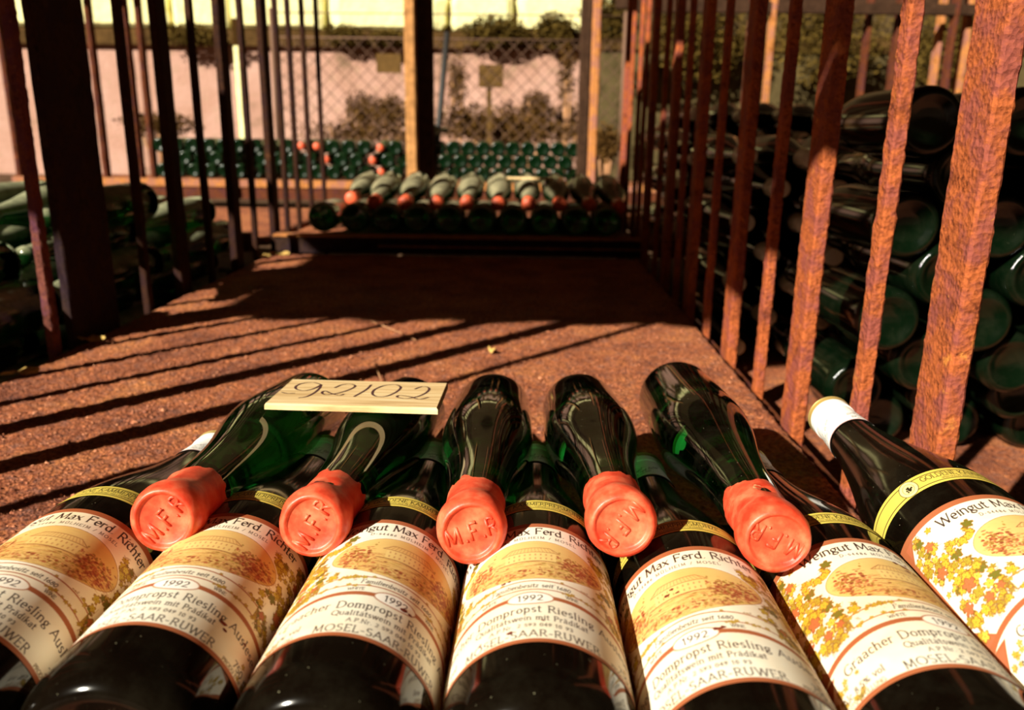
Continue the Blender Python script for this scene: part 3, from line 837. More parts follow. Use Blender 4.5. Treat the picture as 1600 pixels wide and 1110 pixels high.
# far rack: rails, posts, top beams
M['wood_post'] = simple('wood_post', (.42, .20, .07), .8, 0, .4, 25)
M['wood_dark'] = simple('wood_dark', (.045, .022, .012), .8, 0, .4, 25)
for x0, x1, nm in ((-2.7, -.61, 'left'), (-.58, .31, 'middle'), (.33, 2.4, 'right')):
    t = empty('front_rail', 'rusty rail across the front of the farthest rack, %s compartment' % nm, 'rail', ((x0+x1)/2, 4.32, 0))
    hw = (x1-x0)/2
    link('flange', boxes('flange', [(-hw, -.02, .012, hw, .02, .050)], M['rust_lit']), t)
    link('web', boxes('web', [(-hw, -.012, -.05, hw, .012, .012)], M['rust_bar_dark']), t)
def post(px0, px1, y, mat, label, z0=-.05, z1=1.08, name='cage_post', d=.05):
    a, b = at_y(px0, 150, y), at_y(px1, 150, y)
    o = link(name, bar_mesh(name, b.x-a.x, d, z1-z0, mat, int(px0), .05, .003))
    o.location = ((a.x+b.x)/2, y, z0)
    return tag(o, label, 'post')
post(634, 651, 4.27, M['wood_post'], 'tawny post at the left corner of the far middle rack, left of the dark one')
post(652, 678, 4.36, M['wood_dark'], 'dark post close behind the tawny corner post of the far middle rack')
post(904, 921, 4.36, M['wood_dark'], 'dark post at the right corner of the far middle rack')
post(922, 935, 4.27, M['rust_lit'], 'orange rusty post right of the dark one at the far middle rack')
post(351, 358, 4.30, M['rust_lit'], 'thin orange post left of the pale yellow post in the far left rack')
post(372, 384, 4.60, M['stone'], 'pale yellow post in the far left rack', z0=-.05)
for i, px in enumerate((150, 205, 226, 12)):
    post(px, px+7, 4.4, M['rust_bar_dark'], ('thin rusty post of the far left rack beside the wide dark post', 'thin rusty post of the far left rack, second right of the wide dark post', 'thin rusty post of the far left rack, third right of the wide dark post', 'thin rusty post of the far left rack at the left edge')[i])
lab = ['farthest rusty rod seen right of the front bars, nearest to the orange one', 'faint rusty rod above the right bottle stack', 'orange rod above the right bottle stack', 'orange rod between the two nearest right bars', 'pale rusty rod left of the big front post', 'rusty rod seen at the right edge behind the front post', 'rod high between the dark front bars at right', 'rod behind the second thick bar on the right']
for i, (px, wd) in enumerate(((1192, 8), (1385, 6), (1450, 7), (1470, 6), (1490, 9), (1512, 8), (1160, 6), (1340, 6))):
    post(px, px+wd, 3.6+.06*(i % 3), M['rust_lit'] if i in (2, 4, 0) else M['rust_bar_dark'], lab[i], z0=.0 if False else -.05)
for x0, x1, z0, z1, nm in ((-2.7, -.75, .95, 1.04, 'left'), (.42, 2.5, .90, 1.04, 'right')):
    o = link('top_beam', boxes('top_beam', [(x0, 4.30, z0, x1, 4.36, z1)], M['wood_dark']))
    tag(o, 'dark beam across the top of the farthest rack on the %s' % nm, 'beam')
o = link('top_beam', boxes('top_beam', [(.40, 3.58, .79, 2.4, 3.62, .83)], M['wood_dark'])); tag(o, 'dark beam behind the tops of the right-hand bars', 'beam')
p0, p1 = at_y(683, 222, 4.6), at_y(699, 50, 4.6)
V, Fc = tube([p0-(p1-p0)*.6, p0, p1], .016, 10)
tag(link('leaning_pole', mesh_of('leaning_pole', V, Fc, True, M['pole_dark'])), 'thin black pole leaning behind the far middle rack', 'pole')

# unseen sheets added above the frame, cut to shade the shelf and bars
for i, (x0, y0, x1, y1) in enumerate(((-1.72, -.01, 2.2, 1.0), (-.95, 1.004, 2.2, 1.55), (-1.6, 1.95, 2.2, 2.4), (-.75, -.125, 2.2, -.014))):
    V, Fc = [], []
    n = 90
    for s, zz in ((0, .002), (1, -.002)):
        for k in range(n+1):
            x = x0+(x1-x0)*k/n
            z = 1.075+zz+.012*math.sin(k*PI/2)
            V += [(x, y0, z), (x, y1, z)]
    m = 2*(n+1)
    for k in range(n):
        a = 2*k; Fc += [(a, a+2, a+3, a+1), (m+a, m+a+1, m+a+3, m+a+2), (a, m+a, m+a+2, a+2), (a+1, a+3, m+a+3, m+a+1)]
    o = link('shade_sheet', mesh_of('shade_sheet', V, Fc, True, M['shade_roof']))
    tag(o, ('unseen corrugated sheet added over the front of the cages for its shade', 'unseen narrow corrugated sheet added over the middle of the cages for its shade', 'unseen corrugated sheet added over the back of the cages for its shade', 'unseen narrow strip added along the front edge of the cages to shade the right bars')[i], 'shade_roof')

# ------------------------------------------------------------------ labelled bottles in front
LB = ['leftmost labelled bottle in the front row, 750 ml side turned up', 'labelled brown bottle second from the left in the front row',
      'labelled bottle third from the left, below the unlettered gap of the wooden tag', 'labelled bottle in the middle of the front row between two wax seals',
      'labelled bottle fifth from the left with its label half shaded by its neighbour', 'labelled bottle second from the right with the label edge showing at its left',
      'labelled bottle at the far right whose white capsule points at the rusty bars']
LB[2] = 'labelled bottle third from the left, with a dark spot on its 1992 oval'
base = [(-.2275, .238, .088), (-.1485, .238, .088), (-.0710, .234, .088), (.0080, .233, .088), (.0850, .214, .087), (.1590, .223, .088), (.2385, .244, .092)]
tipx = [(-.239, .068), (-.153, .066), (-.068, .066), (.0095, .066), (.0900, .066), (.170, .068), (.2350, .103)]
cen = [13, 3, 28, -6, -25, 17, 15]
ROOTS = []
for i in range(7):
    b = Vector(base[i]); dx = tipx[i][0]-b.x; dz = tipx[i][1]-b.z
    t = Vector((tipx[i][0], b.y+math.sqrt(.35**2-dx*dx-dz*dz), tipx[i][1]))
    root = empty('wine_bottle', LB[i], 'bottle', b, 'labelled bottles in the front row')
    link('glass_body', ME['body_near'], root); ROOTS.append(root)
    for nm, k in (('paper_label', 'label'), ('neck_band', 'band'), ('capsule', 'capsule')):
        o = link(nm, ME[k], root, Matrix.Rotation(R(cen[i]), 4, 'Y'))
        if k == 'capsule': link('capsule_disc', ME['capsule_top'], o)
    place(root, b, t)
def stain(lab_obj, u, v, r_, seed):
    f = wrap(.00030, .033, V_STRETCH); n = 16
    U, W_ = [u], [v]
    for k in range(n):
        a = 2*PI*k/n; q = r_*(1+.55*noise.noise(Vector((math.cos(a)*1.3, math.sin(a)*1.3, seed))))
        U.append(u+q*math.cos(a)*1.3); W_.append(v+q*math.sin(a)*.8)
    x, y, z = f(np.array(U), np.array(W_))
    V = list(zip(x, np.broadcast_to(y, x.shape), z))
    o = link('stain', mesh_of('stain', V, [(0, 1+k, 1+(k+1) % n) for k in range(n)], True, M['stain']), lab_obj)
    o['label'] = 'dark reddish stain'
M['stain'] = simple('stain', (.16, .03, .015), .8, 0, .5, 600)
_lab = [[c for c in o.children if c.name.startswith('paper_label')][0] for o in ROOTS]
for i, u, v, r_ in ((2, 4, 28.5, 1.5), (2, 7, 28.0, .9), (4, 9.5, 32.5, 1.4), (4, 12, 33, .9), (1, 27, 18, 1.3), (1, 29, 15.5, .9), (1, 40, 19, .8), (3, -8, 7.5, 1.1), (3, 5, 14, .6), (3, -12, 46, .9), (3, -9.5, 46.3, .7), (5, 2, 80, 1.2), (5, 6, 79, 1.6), (5, 10, 76, 1.1), (5, 8, 82, .8), (4, -6, 65, 1.2), (4, -3, 68, .9), (4, -1, 64, .8)):
    stain(_lab[i], u, v, r_, i+u*.37)
# what they lie on: two laths across the shelf
for y, z1, lbl in ((.300, .0480, 'lath hidden under the bodies of the front row'), (.500, .0510, 'lath hidden under the necks of the front row')):
    o = link('support_lath', boxes('support_lath', [(-.27, y-.012, .0, .275, y+.012, z1)], M['wood_dark']))
    tag(o, lbl, 'lath')

# ------------------------------------------------------------------ green bottles with red wax on top
UL = ['green bottle under the left half of the wooden tag, with a red wax seal', 'green bottle under the right half of the wooden tag, its red wax soiled black',
      'green bottle with red wax right of the wooden tag', 'green bottle with red wax in the middle right, letters of the seal running upwards',
      'rightmost green bottle with a scuffed red wax seal']
wx = [(256, 812, .359), (487, 821, .358), (736, 831, .358), (972, 821, .359), (1214, 845, .353)]
far = [(478, 586), (637, 593), (771, 588), (908, 588), (1062, 568)]
stamp_rot = [50, 60, 18, -128, 155]
dents = [(.325, .5), (.33, -.2), None, None, (.322, -.1)]
for i in range(5):
    m_ = at_y(wx[i][0], wx[i][1], wx[i][2])
    L = .3545
    # base centre: lies on the shelf, direction from the pixel of its far top
    best = None
    for k in range(200):
        Y = .60+k*.0012
        q = at_y(far[i][0], far[i][1], Y)
        bc = Vector((q.x, Y+.010, q.z-.0340))
        if bc.z < .0355: bc.z = .0355
        e = abs((m_-bc).length-L)
        if best is None or e < best[0]: best = (e, bc)
    bc = best[1]
    root = empty('wine_bottle', UL[i], 'bottle', bc, 'green wax-sealed bottles lying on the front row')
    link('glass_body', ME['body_green'], root)
    wo = link('wax_seal', wax_mesh(i+1, dents[i]), root)
    st = link('stamped_letters', ME['stamp'], wo, Matrix.Rotation(R(stamp_rot[i]), 4, 'Y'))
    place(root, bc, m_)
    print('upper', i, 'base', [round(x, 3) for x in bc], 'mouth', [round(x, 3) for x in m_], 'err', round(best[0], 4))
    if i in (1, 4):
        V, Fc = [], []
        rd = random.Random(i)
        n = 40
        def spot(y0, th0, ra, name, mat, lab_):
            V = [( .0178*math.sin(th0), y0, .0178*math.cos(th0))]
            r0 = .0176 if i == 1 else .0172
            V = []
            rings = 4
            for q in range(rings+1):
                for k in range(n):
                    a = 2*PI*k/n; rr = ra*q/rings*(1+.35*noise.noise(Vector((math.cos(a)*2, math.sin(a)*2, i))))
                    th = th0+rr*math.cos(a)/.0165; y = y0+rr*math.sin(a)
                    p = Vector((math.sin(th)*1.6, y*70, math.cos(th)*1.6))+Vector(((i+1)*3.1, (i+1)*1.7, 0))
                    rad = np.interp(y, [.302, .312, .318, .323, .328, .333, .338, .342], [.0169, .0165, .0164, .0162, .01605, .0163, .0174, .0181])
                    f = 1+.035*noise.noise(p)+.012*noise.noise(p*3)
                    dd = dents[i]
                    d = math.hypot((y-dd[0])*1000, ((th-dd[1]+PI) % (2*PI)-PI)*17)
                    f -= .10*math.exp(-(d/4.5)**2)-.05*math.exp(-((d-7)/2.5)**2)
                    rad = rad*f*.955+.00012
                    V.append((rad*math.sin(th), y, rad*math.cos(th)))
            Fc = []
            for q in range(rings):
                for k in range(n):
                    a, b = q*n+k, q*n+(k+1) % n; Fc.append((a, b, b+n, a+n))
            o = link(name, mesh_of(name, V, Fc, True, mat), wo); o['label'] = lab_
        if i == 1: spot(.334, .1, .0042, 'soot_stain', M['wax_dirt'], 'black soot stain')
        else: spot(.322, .05, .0040, 'scuff_mark', M['wax_scuff'], 'pale scuffed patch')

# ------------------------------------------------------------------ wooden tag 92102
tz = .129
c0, c1, c2, c3 = at_z(413, 635, tz), at_z(684, 643, tz), at_z(700, 603, tz-.011), at_z(456, 597, tz-.011)
cen_ = (c0+c1+c2+c3)/4
ex = ((c1-c0)+(c2-c3)).normalized(); up = ex.cross((c3-c0)+(c2-c1)).normalized(); ey = up.cross(ex)
tg = empty('wooden_tag', 'small wooden tag with the handwritten number 92102 on the green bottles', 'tag', cen_)
TM = Matrix((ex, ey, up)).transposed().to_4x4(); TM.translation = cen_
tg.matrix_world = TM
loc = [TM.inverted() @ c for c in (c0, c1, c2, c3)]
V = []
for zz in (-.0022, .0008, .0022):
    for p in loc:
        k = .985 if zz == .0022 else 1.0
        V.append((p.x*k, p.y*k, zz))
Fc = [(3, 2, 1, 0), (8, 9, 10, 11)]
for l in range(2):
    for k in range(4):
        a, b = l*4+k, l*4+(k+1) % 4; Fc.append((a, b, b+4, a+4))
link('board', mesh_of('board', V, Fc, False, M['wood_tag']), tg)
# handwriting, strokes read off the photograph and laid on the board
HW = [[(502, 606), (490, 602.5), (474, 603.5), (463, 608), (463, 613), (475, 615.5), (490, 612.5), (502, 606)], [(502, 606), (499, 612), (491, 619), (479, 625), (466, 627)], [(440, 618), (450, 620), (461, 619.5)],
      [(523, 611), (535, 606), (548, 605), (555, 608), (548, 613), (530, 619), (510, 622), (503, 619), (508, 616), (518, 620), (530, 623), (538, 621)],
      [(580, 606), (572, 614), (553, 625)], 
      [(598, 608), (585, 614), (582, 621), (590, 625), (605, 624), (620, 617), (626, 610), (618, 606), (602, 607), (592, 610)],
      [(648, 613), (660, 609), (670, 611), (668, 617), (655, 624), (636, 628), (621, 626), (624, 623), (640, 625), (655, 629), (670, 626)]]
def smooth_pts(p, n=6):
    out = []
    for i in range(len(p)-1):
        a = p[max(i-1, 0)]; b = p[i]; c = p[i+1]; d = p[min(i+2, len(p)-1)]
        for k in range(n):
            t = k/n
            out.append(tuple(.5*((2*b[j])+(-a[j]+c[j])*t+(2*a[j]-5*b[j]+4*c[j]-d[j])*t*t+(-a[j]+3*b[j]-3*c[j]+d[j])*t**3) for j in (0, 1)))
    out.append(p[-1]); return out
def on_tag(px, py):
    d = (CAM_M.to_3x3() @ Vector(((px-800)/F_PX, (555-py)/F_PX, -1)))
    o_ = Vector((0, 0, CAM_H)); t = (cen_-o_).dot(up)/d.dot(up)
    q = TM.inverted() @ (o_+d*t); return Vector((q.x, q.y, 0))
for n_, st in enumerate(HW):
    pts = [on_tag(*p) for p in smooth_pts(st)]
    V, Fc = [], []
    for k, p in enumerate(pts):
        t = (pts[min(k+1, len(pts)-1)]-pts[max(k-1, 0)]).normalized()
        nn = Vector((-t.y, t.x, 0))*(.00045+.00045*abs(t.y))
        V += [(p.x+nn.x, p.y+nn.y, .00235), (p.x-nn.x, p.y-nn.y, .00235)]
    Fc = [(2*k, 2*k+1, 2*k+3, 2*k+2) for k in range(len(pts)-1)]
    link('ink_stroke', mesh_of('ink_stroke', V, Fc, False, M['ink']), tg)

# ------------------------------------------------------------------ second rack: dusty bottles
def far_bottle(me, p0, p1, label, group, cap=None, capmat=None, spin=0.0):
    r = empty('wine_bottle', label, 'bottle', p0, group)
    link('glass_body', me, r)
    if cap is not None: link(cap[0], cap[1], r)
    place(r, p0, p1, spin)
    return r
ME['wax_far'] = lathe('wax_seal', [(.300, .0155), (.300, .0172), (.325, .0165), (.338, .0180), (.350, .0182), (.356, .0160), (.3565, .003)], 24, M['wax_far'])
ME['foil_far'] = lathe('foil_capsule', [(.300, .0155), (.300, .0172), (.33, .0155), (.350, .0160), (.3515, .0145), (.3518, .003)], 16, M['foil'])
for a in ('wax_far', 'foil_far'): pass
ORD = ['first', 'second', 'third', 'fourth', 'fifth', 'sixth', 'seventh', 'eighth', 'ninth', 'tenth', 'eleventh', 'twelfth', 'thirteenth', 'fourteenth', 'fifteenth', 'sixteenth', 'seventeenth', 'eighteenth', 'nineteenth', 'twentieth', 'twenty-first', 'twenty-second', 'twenty-third', 'twenty-fourth', 'twenty-fifth', 'twenty-sixth']
zb = .0495+.0385
n2 = [503, 554, 604, 653, 702, 752, 801, 851, 900, 947]
for i, px in enumerate(n2):
    b = at_y(px, 338, 2.13); x = b.x
    far_bottle(ME['body_dusty'], (x, 2.125, zb), (x+random.uniform(-.006, .006), 2.475, zb-.004),
               '%s bottle base from the left in the row behind the dark rail' % ORD[i], 'dusty bottles behind the dark rail, bottom row')
o = link('support_lath', boxes('support_lath', [(-.64, 2.42, .030, .28, 2.44, .0655)], M['wood_dark'])); tag(o, 'lath hidden under the far necks of the second rack', 'lath')
ux = [(590, 303), (637, 304), (683, 306), (730, 308), (777, 307), (824, 309), (869, 309), (917, 311), (966, 311)]
n2x = [at_y(px, 338, 2.13).x for px in n2]
val = [(a+b)/2 for a, b in zip(n2x[:-1], n2x[1:])]
zs = .088+math.sqrt(.0560**2-(.5*(n2x[1]-n2x[0]))**2)
for i, (px, py) in enumerate(ux):
    X_ = val[i+1] if i < 8 else n2x[9]+.040
    bx = X_-.008
    far_bottle(ME['body_dusty'], (bx, 2.185+.348, zs+.028), (X_, 2.185+random.uniform(-.006, .006), zs+(.0 if i < 8 else -.004)), '%s red-waxed dusty bottle from the left above the dark rail' % ORD[i],
               'dusty wax-sealed bottles lying on the row behind the dark rail', ('wax_seal', ME['wax_far']))
far_bottle(ME['body_dusty'], (val[0]-.004, 2.30+.348, zs+.024), (val[0], 2.30, zs), 'dusty bottle set farther back at the left end of the wax-sealed row', 'dusty wax-sealed bottles lying on the row behind the dark rail', ('wax_seal', ME['wax_far']))
a_, b_ = at_y(793, 278, 2.42), at_y(862, 281, 2.42)
o = link('wooden_tag', boxes('wooden_tag', [(-.066, -.03, -.003, .066, .03, .003)], M['wood_tag'])); o.location = (a_+b_)/2
tag(o, 'pale wooden tag seen edge-on lying on the dusty far bottles', 'tag')
o.rotation_euler = (R(-6), R(0), 0)

# ------------------------------------------------------------------ farthest rack
def bed(rows, x0, x1, pitch, y, zb, where, group, me, miss=(), mixed=False):
    n = 0
    for r_ in range(rows):
        off = pitch/2 if r_ % 2 else 0
        x = x0+off; k = 0
        hz = math.sqrt(max(.001, .077**2-(pitch/2)**2))
        while x < x1-(.0 if not off else pitch/3):
            if (r_, k) not in miss:
                nm = 'base' if not (mixed and random.random() < .30 and x > -1.35) else 'neck'
                lbl = '%s bottle from the left, %s row up, %s' % (ORD[k % 26], ['bottom', 'second', 'third', 'fourth', 'fifth'][r_], where)
                z = zb+r_*hz
                if nm == 'base':
                    far_bottle(me, (x, y+random.uniform(0, .02), z), (x+random.uniform(-.003, .003), y+.35, z-.002), lbl, group)
                else:
                    far_bottle(me, (x, y+.36, z), (x+random.uniform(-.004, .004), y+.02, z+random.uniform(-.002, .008)), lbl, group, ('wax_seal', ME['wax_far']))
            x += pitch; k += 1
    return n
bed(3, at_y(661, 268, 4.36).x, .285, .0785, 4.36, .0885, 'in the far middle rack', 'stacked bottles in the far middle rack', ME['body_far'])
p = at_y(651, 206, 4.40)
far_bottle(ME['body_far'], (p.x, 4.40, p.z), (p.x+.12, 4.72, p.z+.01), 'single green bottle lying askew on the left end of the far middle rack', 'stacked bottles in the far middle rack')
bed(3, -1.93, -.62, .0825, 4.36, .0885, 'in the far left rack', 'stacked bottles in the far left rack', ME['body_far'], mixed=True)

# ------------------------------------------------------------------ the big stack behind the right-hand bars
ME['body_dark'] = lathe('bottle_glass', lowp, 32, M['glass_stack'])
NTH = ['bottom', 'second', 'third', 'fourth', 'fifth', 'sixth', 'seventh', 'top']
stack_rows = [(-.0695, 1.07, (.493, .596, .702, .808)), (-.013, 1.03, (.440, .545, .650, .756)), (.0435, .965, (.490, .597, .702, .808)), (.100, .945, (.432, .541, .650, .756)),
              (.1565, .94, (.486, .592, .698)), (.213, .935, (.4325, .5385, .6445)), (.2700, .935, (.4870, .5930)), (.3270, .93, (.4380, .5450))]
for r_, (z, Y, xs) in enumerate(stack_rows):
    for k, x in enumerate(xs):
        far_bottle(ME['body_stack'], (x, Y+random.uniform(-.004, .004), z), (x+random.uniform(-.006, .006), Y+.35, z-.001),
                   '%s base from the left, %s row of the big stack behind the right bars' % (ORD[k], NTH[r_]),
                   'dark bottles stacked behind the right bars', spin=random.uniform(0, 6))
# stacks farther back in the right compartment: necks with pale foil towards us
for (Y, x0, nx_, nr, pit, zf) in ((1.445, .385, 4, 7, .106, -.070), (2.165, .385, 5, 6, .106, .072)):
    for r_ in range(nr):
        for k in range(nx_-(r_ % 2)):
            x = x0+k*pit+(pit/2 if r_ % 2 else 0); z = zf+r_*.0570
            far_bottle(ME['body_dark'], (x, Y+.36, z), (x+random.uniform(-.006, .006), Y+.01, z+random.uniform(-.003, .006)),
                       '%s pale foil cap from the left, %s row, %s stack beyond the right bars' % (ORD[k], NTH[r_], 'nearer' if Y < 1.6 else 'farther'),
                       'foil-capped bottles beyond the right bars', ('foil_capsule', ME['foil_far']))
# left compartment
for (Y, x0, nx_, nr, nm) in ((.86, -.74, 4, 4, 'near'), (1.27, -.76, 6, 5, 'middle'), (1.69, -.76, 6, 4, 'far')):
    for r_ in range(nr):
        for k in range(nx_-(r_ % 2)):
            x = x0-k*.100-(.050 if r_ % 2 else 0); z = -.069+r_*.0595
            y0 = Y+random.uniform(-.012, .012)
            far_bottle(ME['body_left'], (x, y0+.35, z), (x+random.uniform(-.010, .010), y0, z+random.uniform(-.003, .006)),
                       '%s bottle from the bars, %s row, %s stack of the left compartment' % (ORD[k], NTH[r_], nm),
                       'dusty bottles in the left compartment')

# ------------------------------------------------------------------ leaves and twigs
def leaf(px, py, s, rot, label):
    c = at_z(px, py, .004)
    n = 22; V = [(0, 0, .0025)]
    for k in range(n):
        a = 2*PI*k/n
        r_ = s*(.55+.30*abs(math.cos(2.5*a))+.12*random.random())*(1.5 if abs(math.cos(a)) > .9 else 1)
        V.append((r_*math.cos(a), r_*.6*math.sin(a), .001+.004*math.sin(a*2)+.002*random.random()))
    Fc = [(0, 1+k, 1+(k+1) % n) for k in range(n)]
    o = link('dry_leaf', mesh_of('dry_leaf', V, Fc, True, M['leaf'])); o.location = c; o.rotation_euler = (0, 0, rot)
    tag(o, label, 'leaf')
leaf(137, 531, .018, .2, 'curled yellow leaf on the shelf near the wide dark post')
leaf(30, 583, .018, .5, 'yellow leaf on the shelf at the left edge below the thin bar')
leaf(106, 459, .014, .1, 'small pale leaf left of the wide dark post')
leaf(768, 548, .009, 1.9, 'tiny grey leaf in the middle of the shelf')
leaf(434, 397, .022, .3, 'pale dry leaf by the left end of the dark rail')
leaf(414, 401, .016, 1.3, 'small dry leaf left of the one at the dark rail')
def twig(pts, r_, label):
    V, Fc = tube([at_z(x, y, z) for x, y, z in pts], [r_*(1-.5*i/len(pts)) for i in range(len(pts))], 6)
    tag(link('twig', mesh_of('twig', V, Fc, True, M['twig'])), label, 'twig')
twig([(586, 568, .003), (590, 580, .006), (594, 590, .004), (596, 597, .003)], .0009, 'short pale twig just above the wooden tag')
twig([(580, 502, .002), (600, 510, .004), (625, 520, .003), (650, 532, .004)], .0010, 'thin dry twig lying across the sunlit middle of the shelf')
twig([(1020, 458, .003), (1045, 466, .005), (1062, 474, .003)], .0012, 'thin twig by the right-hand bars at the dark end of the shelf')

# ------------------------------------------------------------------ back wall, fence, clumps standing in for wall shadows
WY = 8.0
def wz(py): return at_y(800, py, WY).z
z_led0, z_led1 = wz(77), wz(52)
XR = at_y(912, 120, WY).x
M['olive_render'] = simple('olive_render', (.085, .062, .026), .95, 0, .5, 5, .02)
wl = tag(link('wall_back', boxes('wall_back', [(-7, WY, -.16, XR, WY+.3, z_led0)], M['plaster'])), kind='structure')
wl2 = tag(link('wall_back', boxes('wall_back', [(XR, WY-.03, -.16, 7, WY+.3, z_led0)], M['olive_render'])), kind='structure')
ld = tag(link('trim_1', boxes('trim_1', [(-7, WY-.06, z_led0, 7, WY+.3, z_led1)], M['ledge'])), kind='structure')
up_w = tag(link('wall_back_upper', boxes('wall_back_upper', [(-7, WY+.06, z_led1, 7, WY+.4, z_led1+1.6)], M['joint'])), kind='structure')
up_w.name = 'wall_back'
rd = random.Random(9)
zc_ = z_led1
for row in range(1):
    x = -5.2+rd.uniform(0, .3); hgt = rd.uniform(.30, .42)
    while x < XR+.1:
        wd = rd.uniform(.55, 1.2)
        n = 14; V, Fc = [], []
        cx, cz = x+wd/2, zc_+hgt/2
        for lay, (k_, yy) in enumerate(((1.0, 0), (.97, -.07), (.80, -.10))):
            for q in range(n):
                a = 2*PI*q/n
                sx = max(-1, min(1, 1.5*math.cos(a))); sz = max(-1, min(1, 1.5*math.sin(a)))
                jj = 1+.07*noise.noise(Vector((x*3+q, row*5, 2)))
                V.append((cx+sx*(wd/2-.014)*k_*jj, WY+.06+yy, cz+sz*(hgt/2-.014)*k_*jj))
        for l in range(2):
            for q in range(n):
                a, b = l*n+q, l*n+(q+1) % n; Fc.append((a, b, b+n, a+n))
        Fc.append(tuple(2*n+q for q in range(n)))
        s_ = link('stone', mesh_of('stone', V, Fc, False, M['stone']), up_w)
        x += wd
    zc_ += hgt
# chain-link fence in front of the wall
fy = 6.4
fz0, fz1 = -.05, at_y(800, 62, fy).z
fn = empty('wire_fence', 'chain-link fence in front of the far wall', 'fence', (-1.0, fy, 0))
parts = []
fx0, fx1 = at_y(428, 100, fy).x, at_y(975, 100, fy).x
stp = .115; hh = fz1-fz0; x = fx0-hh
while x < fx1:
    a0, a1 = max(x, fx0), min(x+hh, fx1)
    if a1 > a0:
        parts.append(tube([(a0+1.0, 0, fz0+(a0-x)), (a1+1.0, 0, fz0+(a1-x))], .0028, 4))
        parts.append(tube([(a0+1.0, .006, fz1-(a0-x)), (a1+1.0, .006, fz1-(a1-x))], .0028, 4))
    x += stp
V, Fc = join(parts)
tag(link('wire_netting', mesh_of('wire_netting', V, Fc, False, M['mesh_wire']), fn), kind='stuff')
V, Fc = tube([(fx0+1.0, 0, fz1), (fx1+1.0, 0, fz1)], .006, 6); link('top_wire', mesh_of('top_wire', V, Fc, True, M['mesh_wire']), fn)
V, Fc = tube([(fx0+1.0, 0, fz1+.17), (fx1+1.0, 0, fz1+.17)], .005, 6); link('top_wire', mesh_of('top_wire', V, Fc, True, M['mesh_wire']), fn)
for xx in (fx0, fx1):
    V, Fc = tube([(xx+1.0, 0, -.05), (xx+1.0, 0, fz1+.2)], .016, 8); link('fence_post', mesh_of('fence_post', V, Fc, True, M['mesh_wire']), fn)
def board(x0, y0, x1, y1, Y, label, stake=True):  # plain panels standing in for rectangular shadows on the far wall
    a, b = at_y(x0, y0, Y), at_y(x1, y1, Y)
    r = empty('shadow_panel', label, 'board', ((a.x+b.x)/2, Y, (a.z+b.z)/2))
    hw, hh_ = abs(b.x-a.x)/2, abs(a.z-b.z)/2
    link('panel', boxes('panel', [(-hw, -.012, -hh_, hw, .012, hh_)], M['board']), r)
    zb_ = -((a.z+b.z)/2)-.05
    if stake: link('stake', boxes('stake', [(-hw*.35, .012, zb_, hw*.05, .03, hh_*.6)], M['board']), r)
board(588, 84, 627, 114, 6.37, 'plain brown panel in place of a wall shadow, on the wire fence left of the tawny post', False)
board(748, 101, 786, 137, 6.58, 'plain brown panel in place of a shadow on the pink wall, right of the leaning pole')

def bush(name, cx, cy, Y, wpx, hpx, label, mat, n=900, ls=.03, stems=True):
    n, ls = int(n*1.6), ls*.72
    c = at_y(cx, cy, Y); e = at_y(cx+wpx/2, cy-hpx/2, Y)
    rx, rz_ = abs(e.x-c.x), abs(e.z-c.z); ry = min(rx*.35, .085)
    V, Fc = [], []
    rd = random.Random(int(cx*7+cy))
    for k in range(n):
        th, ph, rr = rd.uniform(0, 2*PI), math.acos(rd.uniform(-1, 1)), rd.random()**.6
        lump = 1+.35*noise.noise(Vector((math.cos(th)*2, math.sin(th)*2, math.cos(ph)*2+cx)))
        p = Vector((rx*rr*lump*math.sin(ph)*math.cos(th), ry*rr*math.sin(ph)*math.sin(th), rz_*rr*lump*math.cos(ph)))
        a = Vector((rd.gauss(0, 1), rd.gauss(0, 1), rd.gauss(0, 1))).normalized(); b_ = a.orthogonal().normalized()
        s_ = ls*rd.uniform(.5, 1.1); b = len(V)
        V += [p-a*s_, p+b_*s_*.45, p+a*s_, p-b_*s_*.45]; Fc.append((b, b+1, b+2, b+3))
    r = empty(name, label, 'shadow_shrub' if stems else 'plant', (c.x, Y, max(-.05, c.z-rz_) if not stems else -.05))
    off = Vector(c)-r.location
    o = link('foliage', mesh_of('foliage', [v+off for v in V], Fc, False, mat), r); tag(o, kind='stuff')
    if stems:
        ps = []
        for k in range(5):
            t = rd.uniform(-.6, .6)
            ps.append(tube([(t*rx*.4, 0, 0), (t*rx*.7, 0, off.z*.6), (t*rx, 0, off.z+rz_*.4)], [.012, .009, .004], 5))
        V, Fc = join(ps)
        for k, (v_, f_) in enumerate(ps): link('stem', mesh_of('stem', v_, f_, True, M['twig']), r)
bush('shadow_shrub', 568, 175, 7.6, 62, 66, 'round brown leaf clump in place of a shadow on the pink wall left of the tawny post', M['foliage'])  # brown leaf clumps stand in for dark shadows on the far wall
bush('shadow_shrub', 612, 178, 7.4, 66, 66, 'second round brown leaf clump in place of a wall shadow, close left of the tawny post', M['foliage'])
bush('shadow_shrub', 560, 208, 7.2, 190, 40, 'low brown leaf clump in place of a shadow at the foot of the pink wall left of the tawny post', M['foliage'])
bush('shadow_shrub', 800, 206, 6.75, 230, 40, 'long low brown leaf clump in place of a wall shadow behind the far middle rack', M['foliage'], 2200)
bush('shadow_shrub', 735, 188, 6.96, 110, 56, 'brown leaf clump in place of a shadow at the foot of the wall behind the leaning pole', M['foliage'])
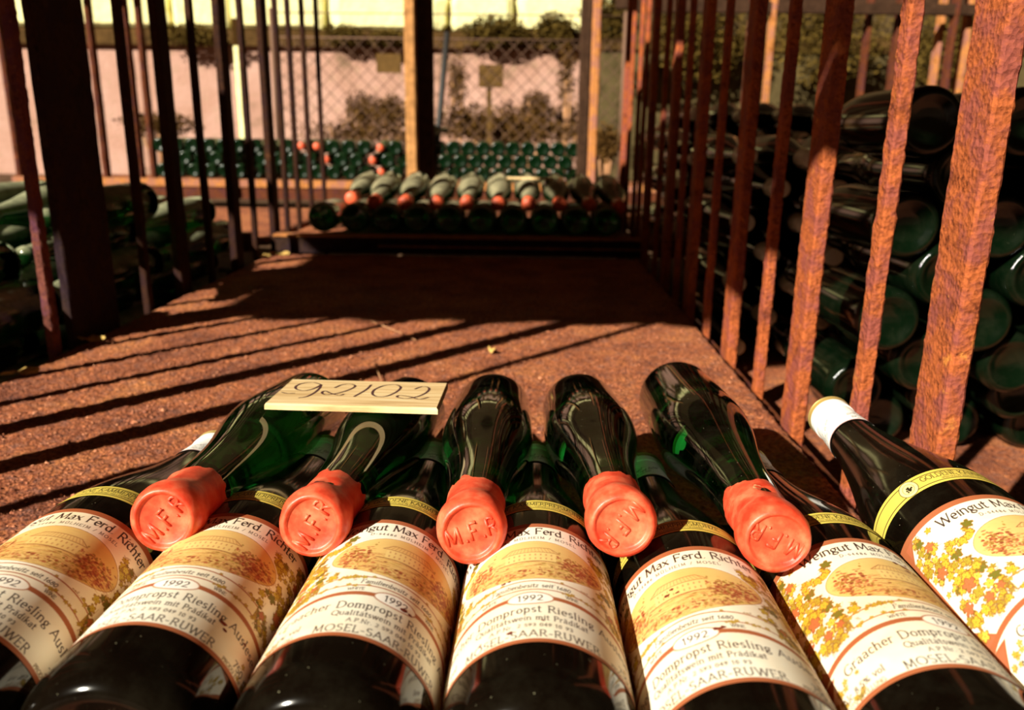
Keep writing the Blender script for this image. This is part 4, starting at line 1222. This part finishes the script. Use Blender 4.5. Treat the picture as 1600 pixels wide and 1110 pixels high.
bush('shadow_shrub', 800, 192, 7.18, 90, 50, 'brown leaf clump in place of a wall shadow behind the middle of the far middle rack', M['foliage'])
bush('shadow_shrub', 838, 170, 7.4, 56, 60, 'taller brown leaf clump in place of a wall shadow between the panel and the right dark post', M['foliage'])
bush('shadow_shrub', 885, 190, 7.62, 80, 60, 'brown leaf clump in place of a wall shadow just left of the dark post of the far middle rack', M['foliage'])
bush('shadow_shrub', 715, 128, 7.5, 34, 110, 'tall thin brown leaf clump in place of a wall shadow right of the leaning pole', M['foliage'], 500)
bush('shadow_shrub', 885, 115, 7.1, 36, 110, 'tall thin leaf clump in place of a wall shadow left of the right dark post', M['foliage'], 420)
bush('shadow_shrub', 947, 225, 6.0, 50, 60, 'dark leaf clump in place of a wall shadow right of the far middle rack', M['foliage'], 700)
bush('shadow_shrub', 250, 195, 7.3, 130, 40, 'low brown leaf clump in place of a wall shadow behind the far left rack', M['foliage'])
bush('ivy', 535, 54, 7.86, 66, 34, 'clump of moss on the wall ledge left of the tawny post', M['moss'], 700, .03, False)
bush('ivy', 606, 60, 7.86, 64, 26, 'long clump of moss on the wall ledge near the tawny post', M['moss'], 700, .03, False)
bush('ivy', 775, 50, 7.86, 110, 54, 'big clump of ivy on the wall ledge right of the leaning pole', M['moss'], 1500, .035, False)
bush('ivy', 866, 46, 7.86, 66, 60, 'clump of ivy hanging over the ledge left of the right dark post', M['moss'], 900, .035, False)
bush('ivy', 950, 30, 7.35, 90, 90, 'dark ivy covering the wall right of the orange post', M['moss'], 1400, .035, False)
bush('ivy', 300, 55, 7.8, 120, 34, 'moss along the ledge behind the left bars', M['moss'], 900, .03, False)
bush('ivy', 1090, 50, 7.6, 200, 150, 'mass of dark ivy on the wall behind the right bars', M['moss'], 2600, .04, False)
bush('ivy', 1290, 50, 7.4, 240, 170, 'mass of dark ivy high on the wall above the right bottle stack', M['moss'], 2600, .04, False)
bush('ivy', 1480, 70, 7.6, 200, 160, 'mass of dark ivy on the wall at the right edge', M['moss'], 2600, .04, False)
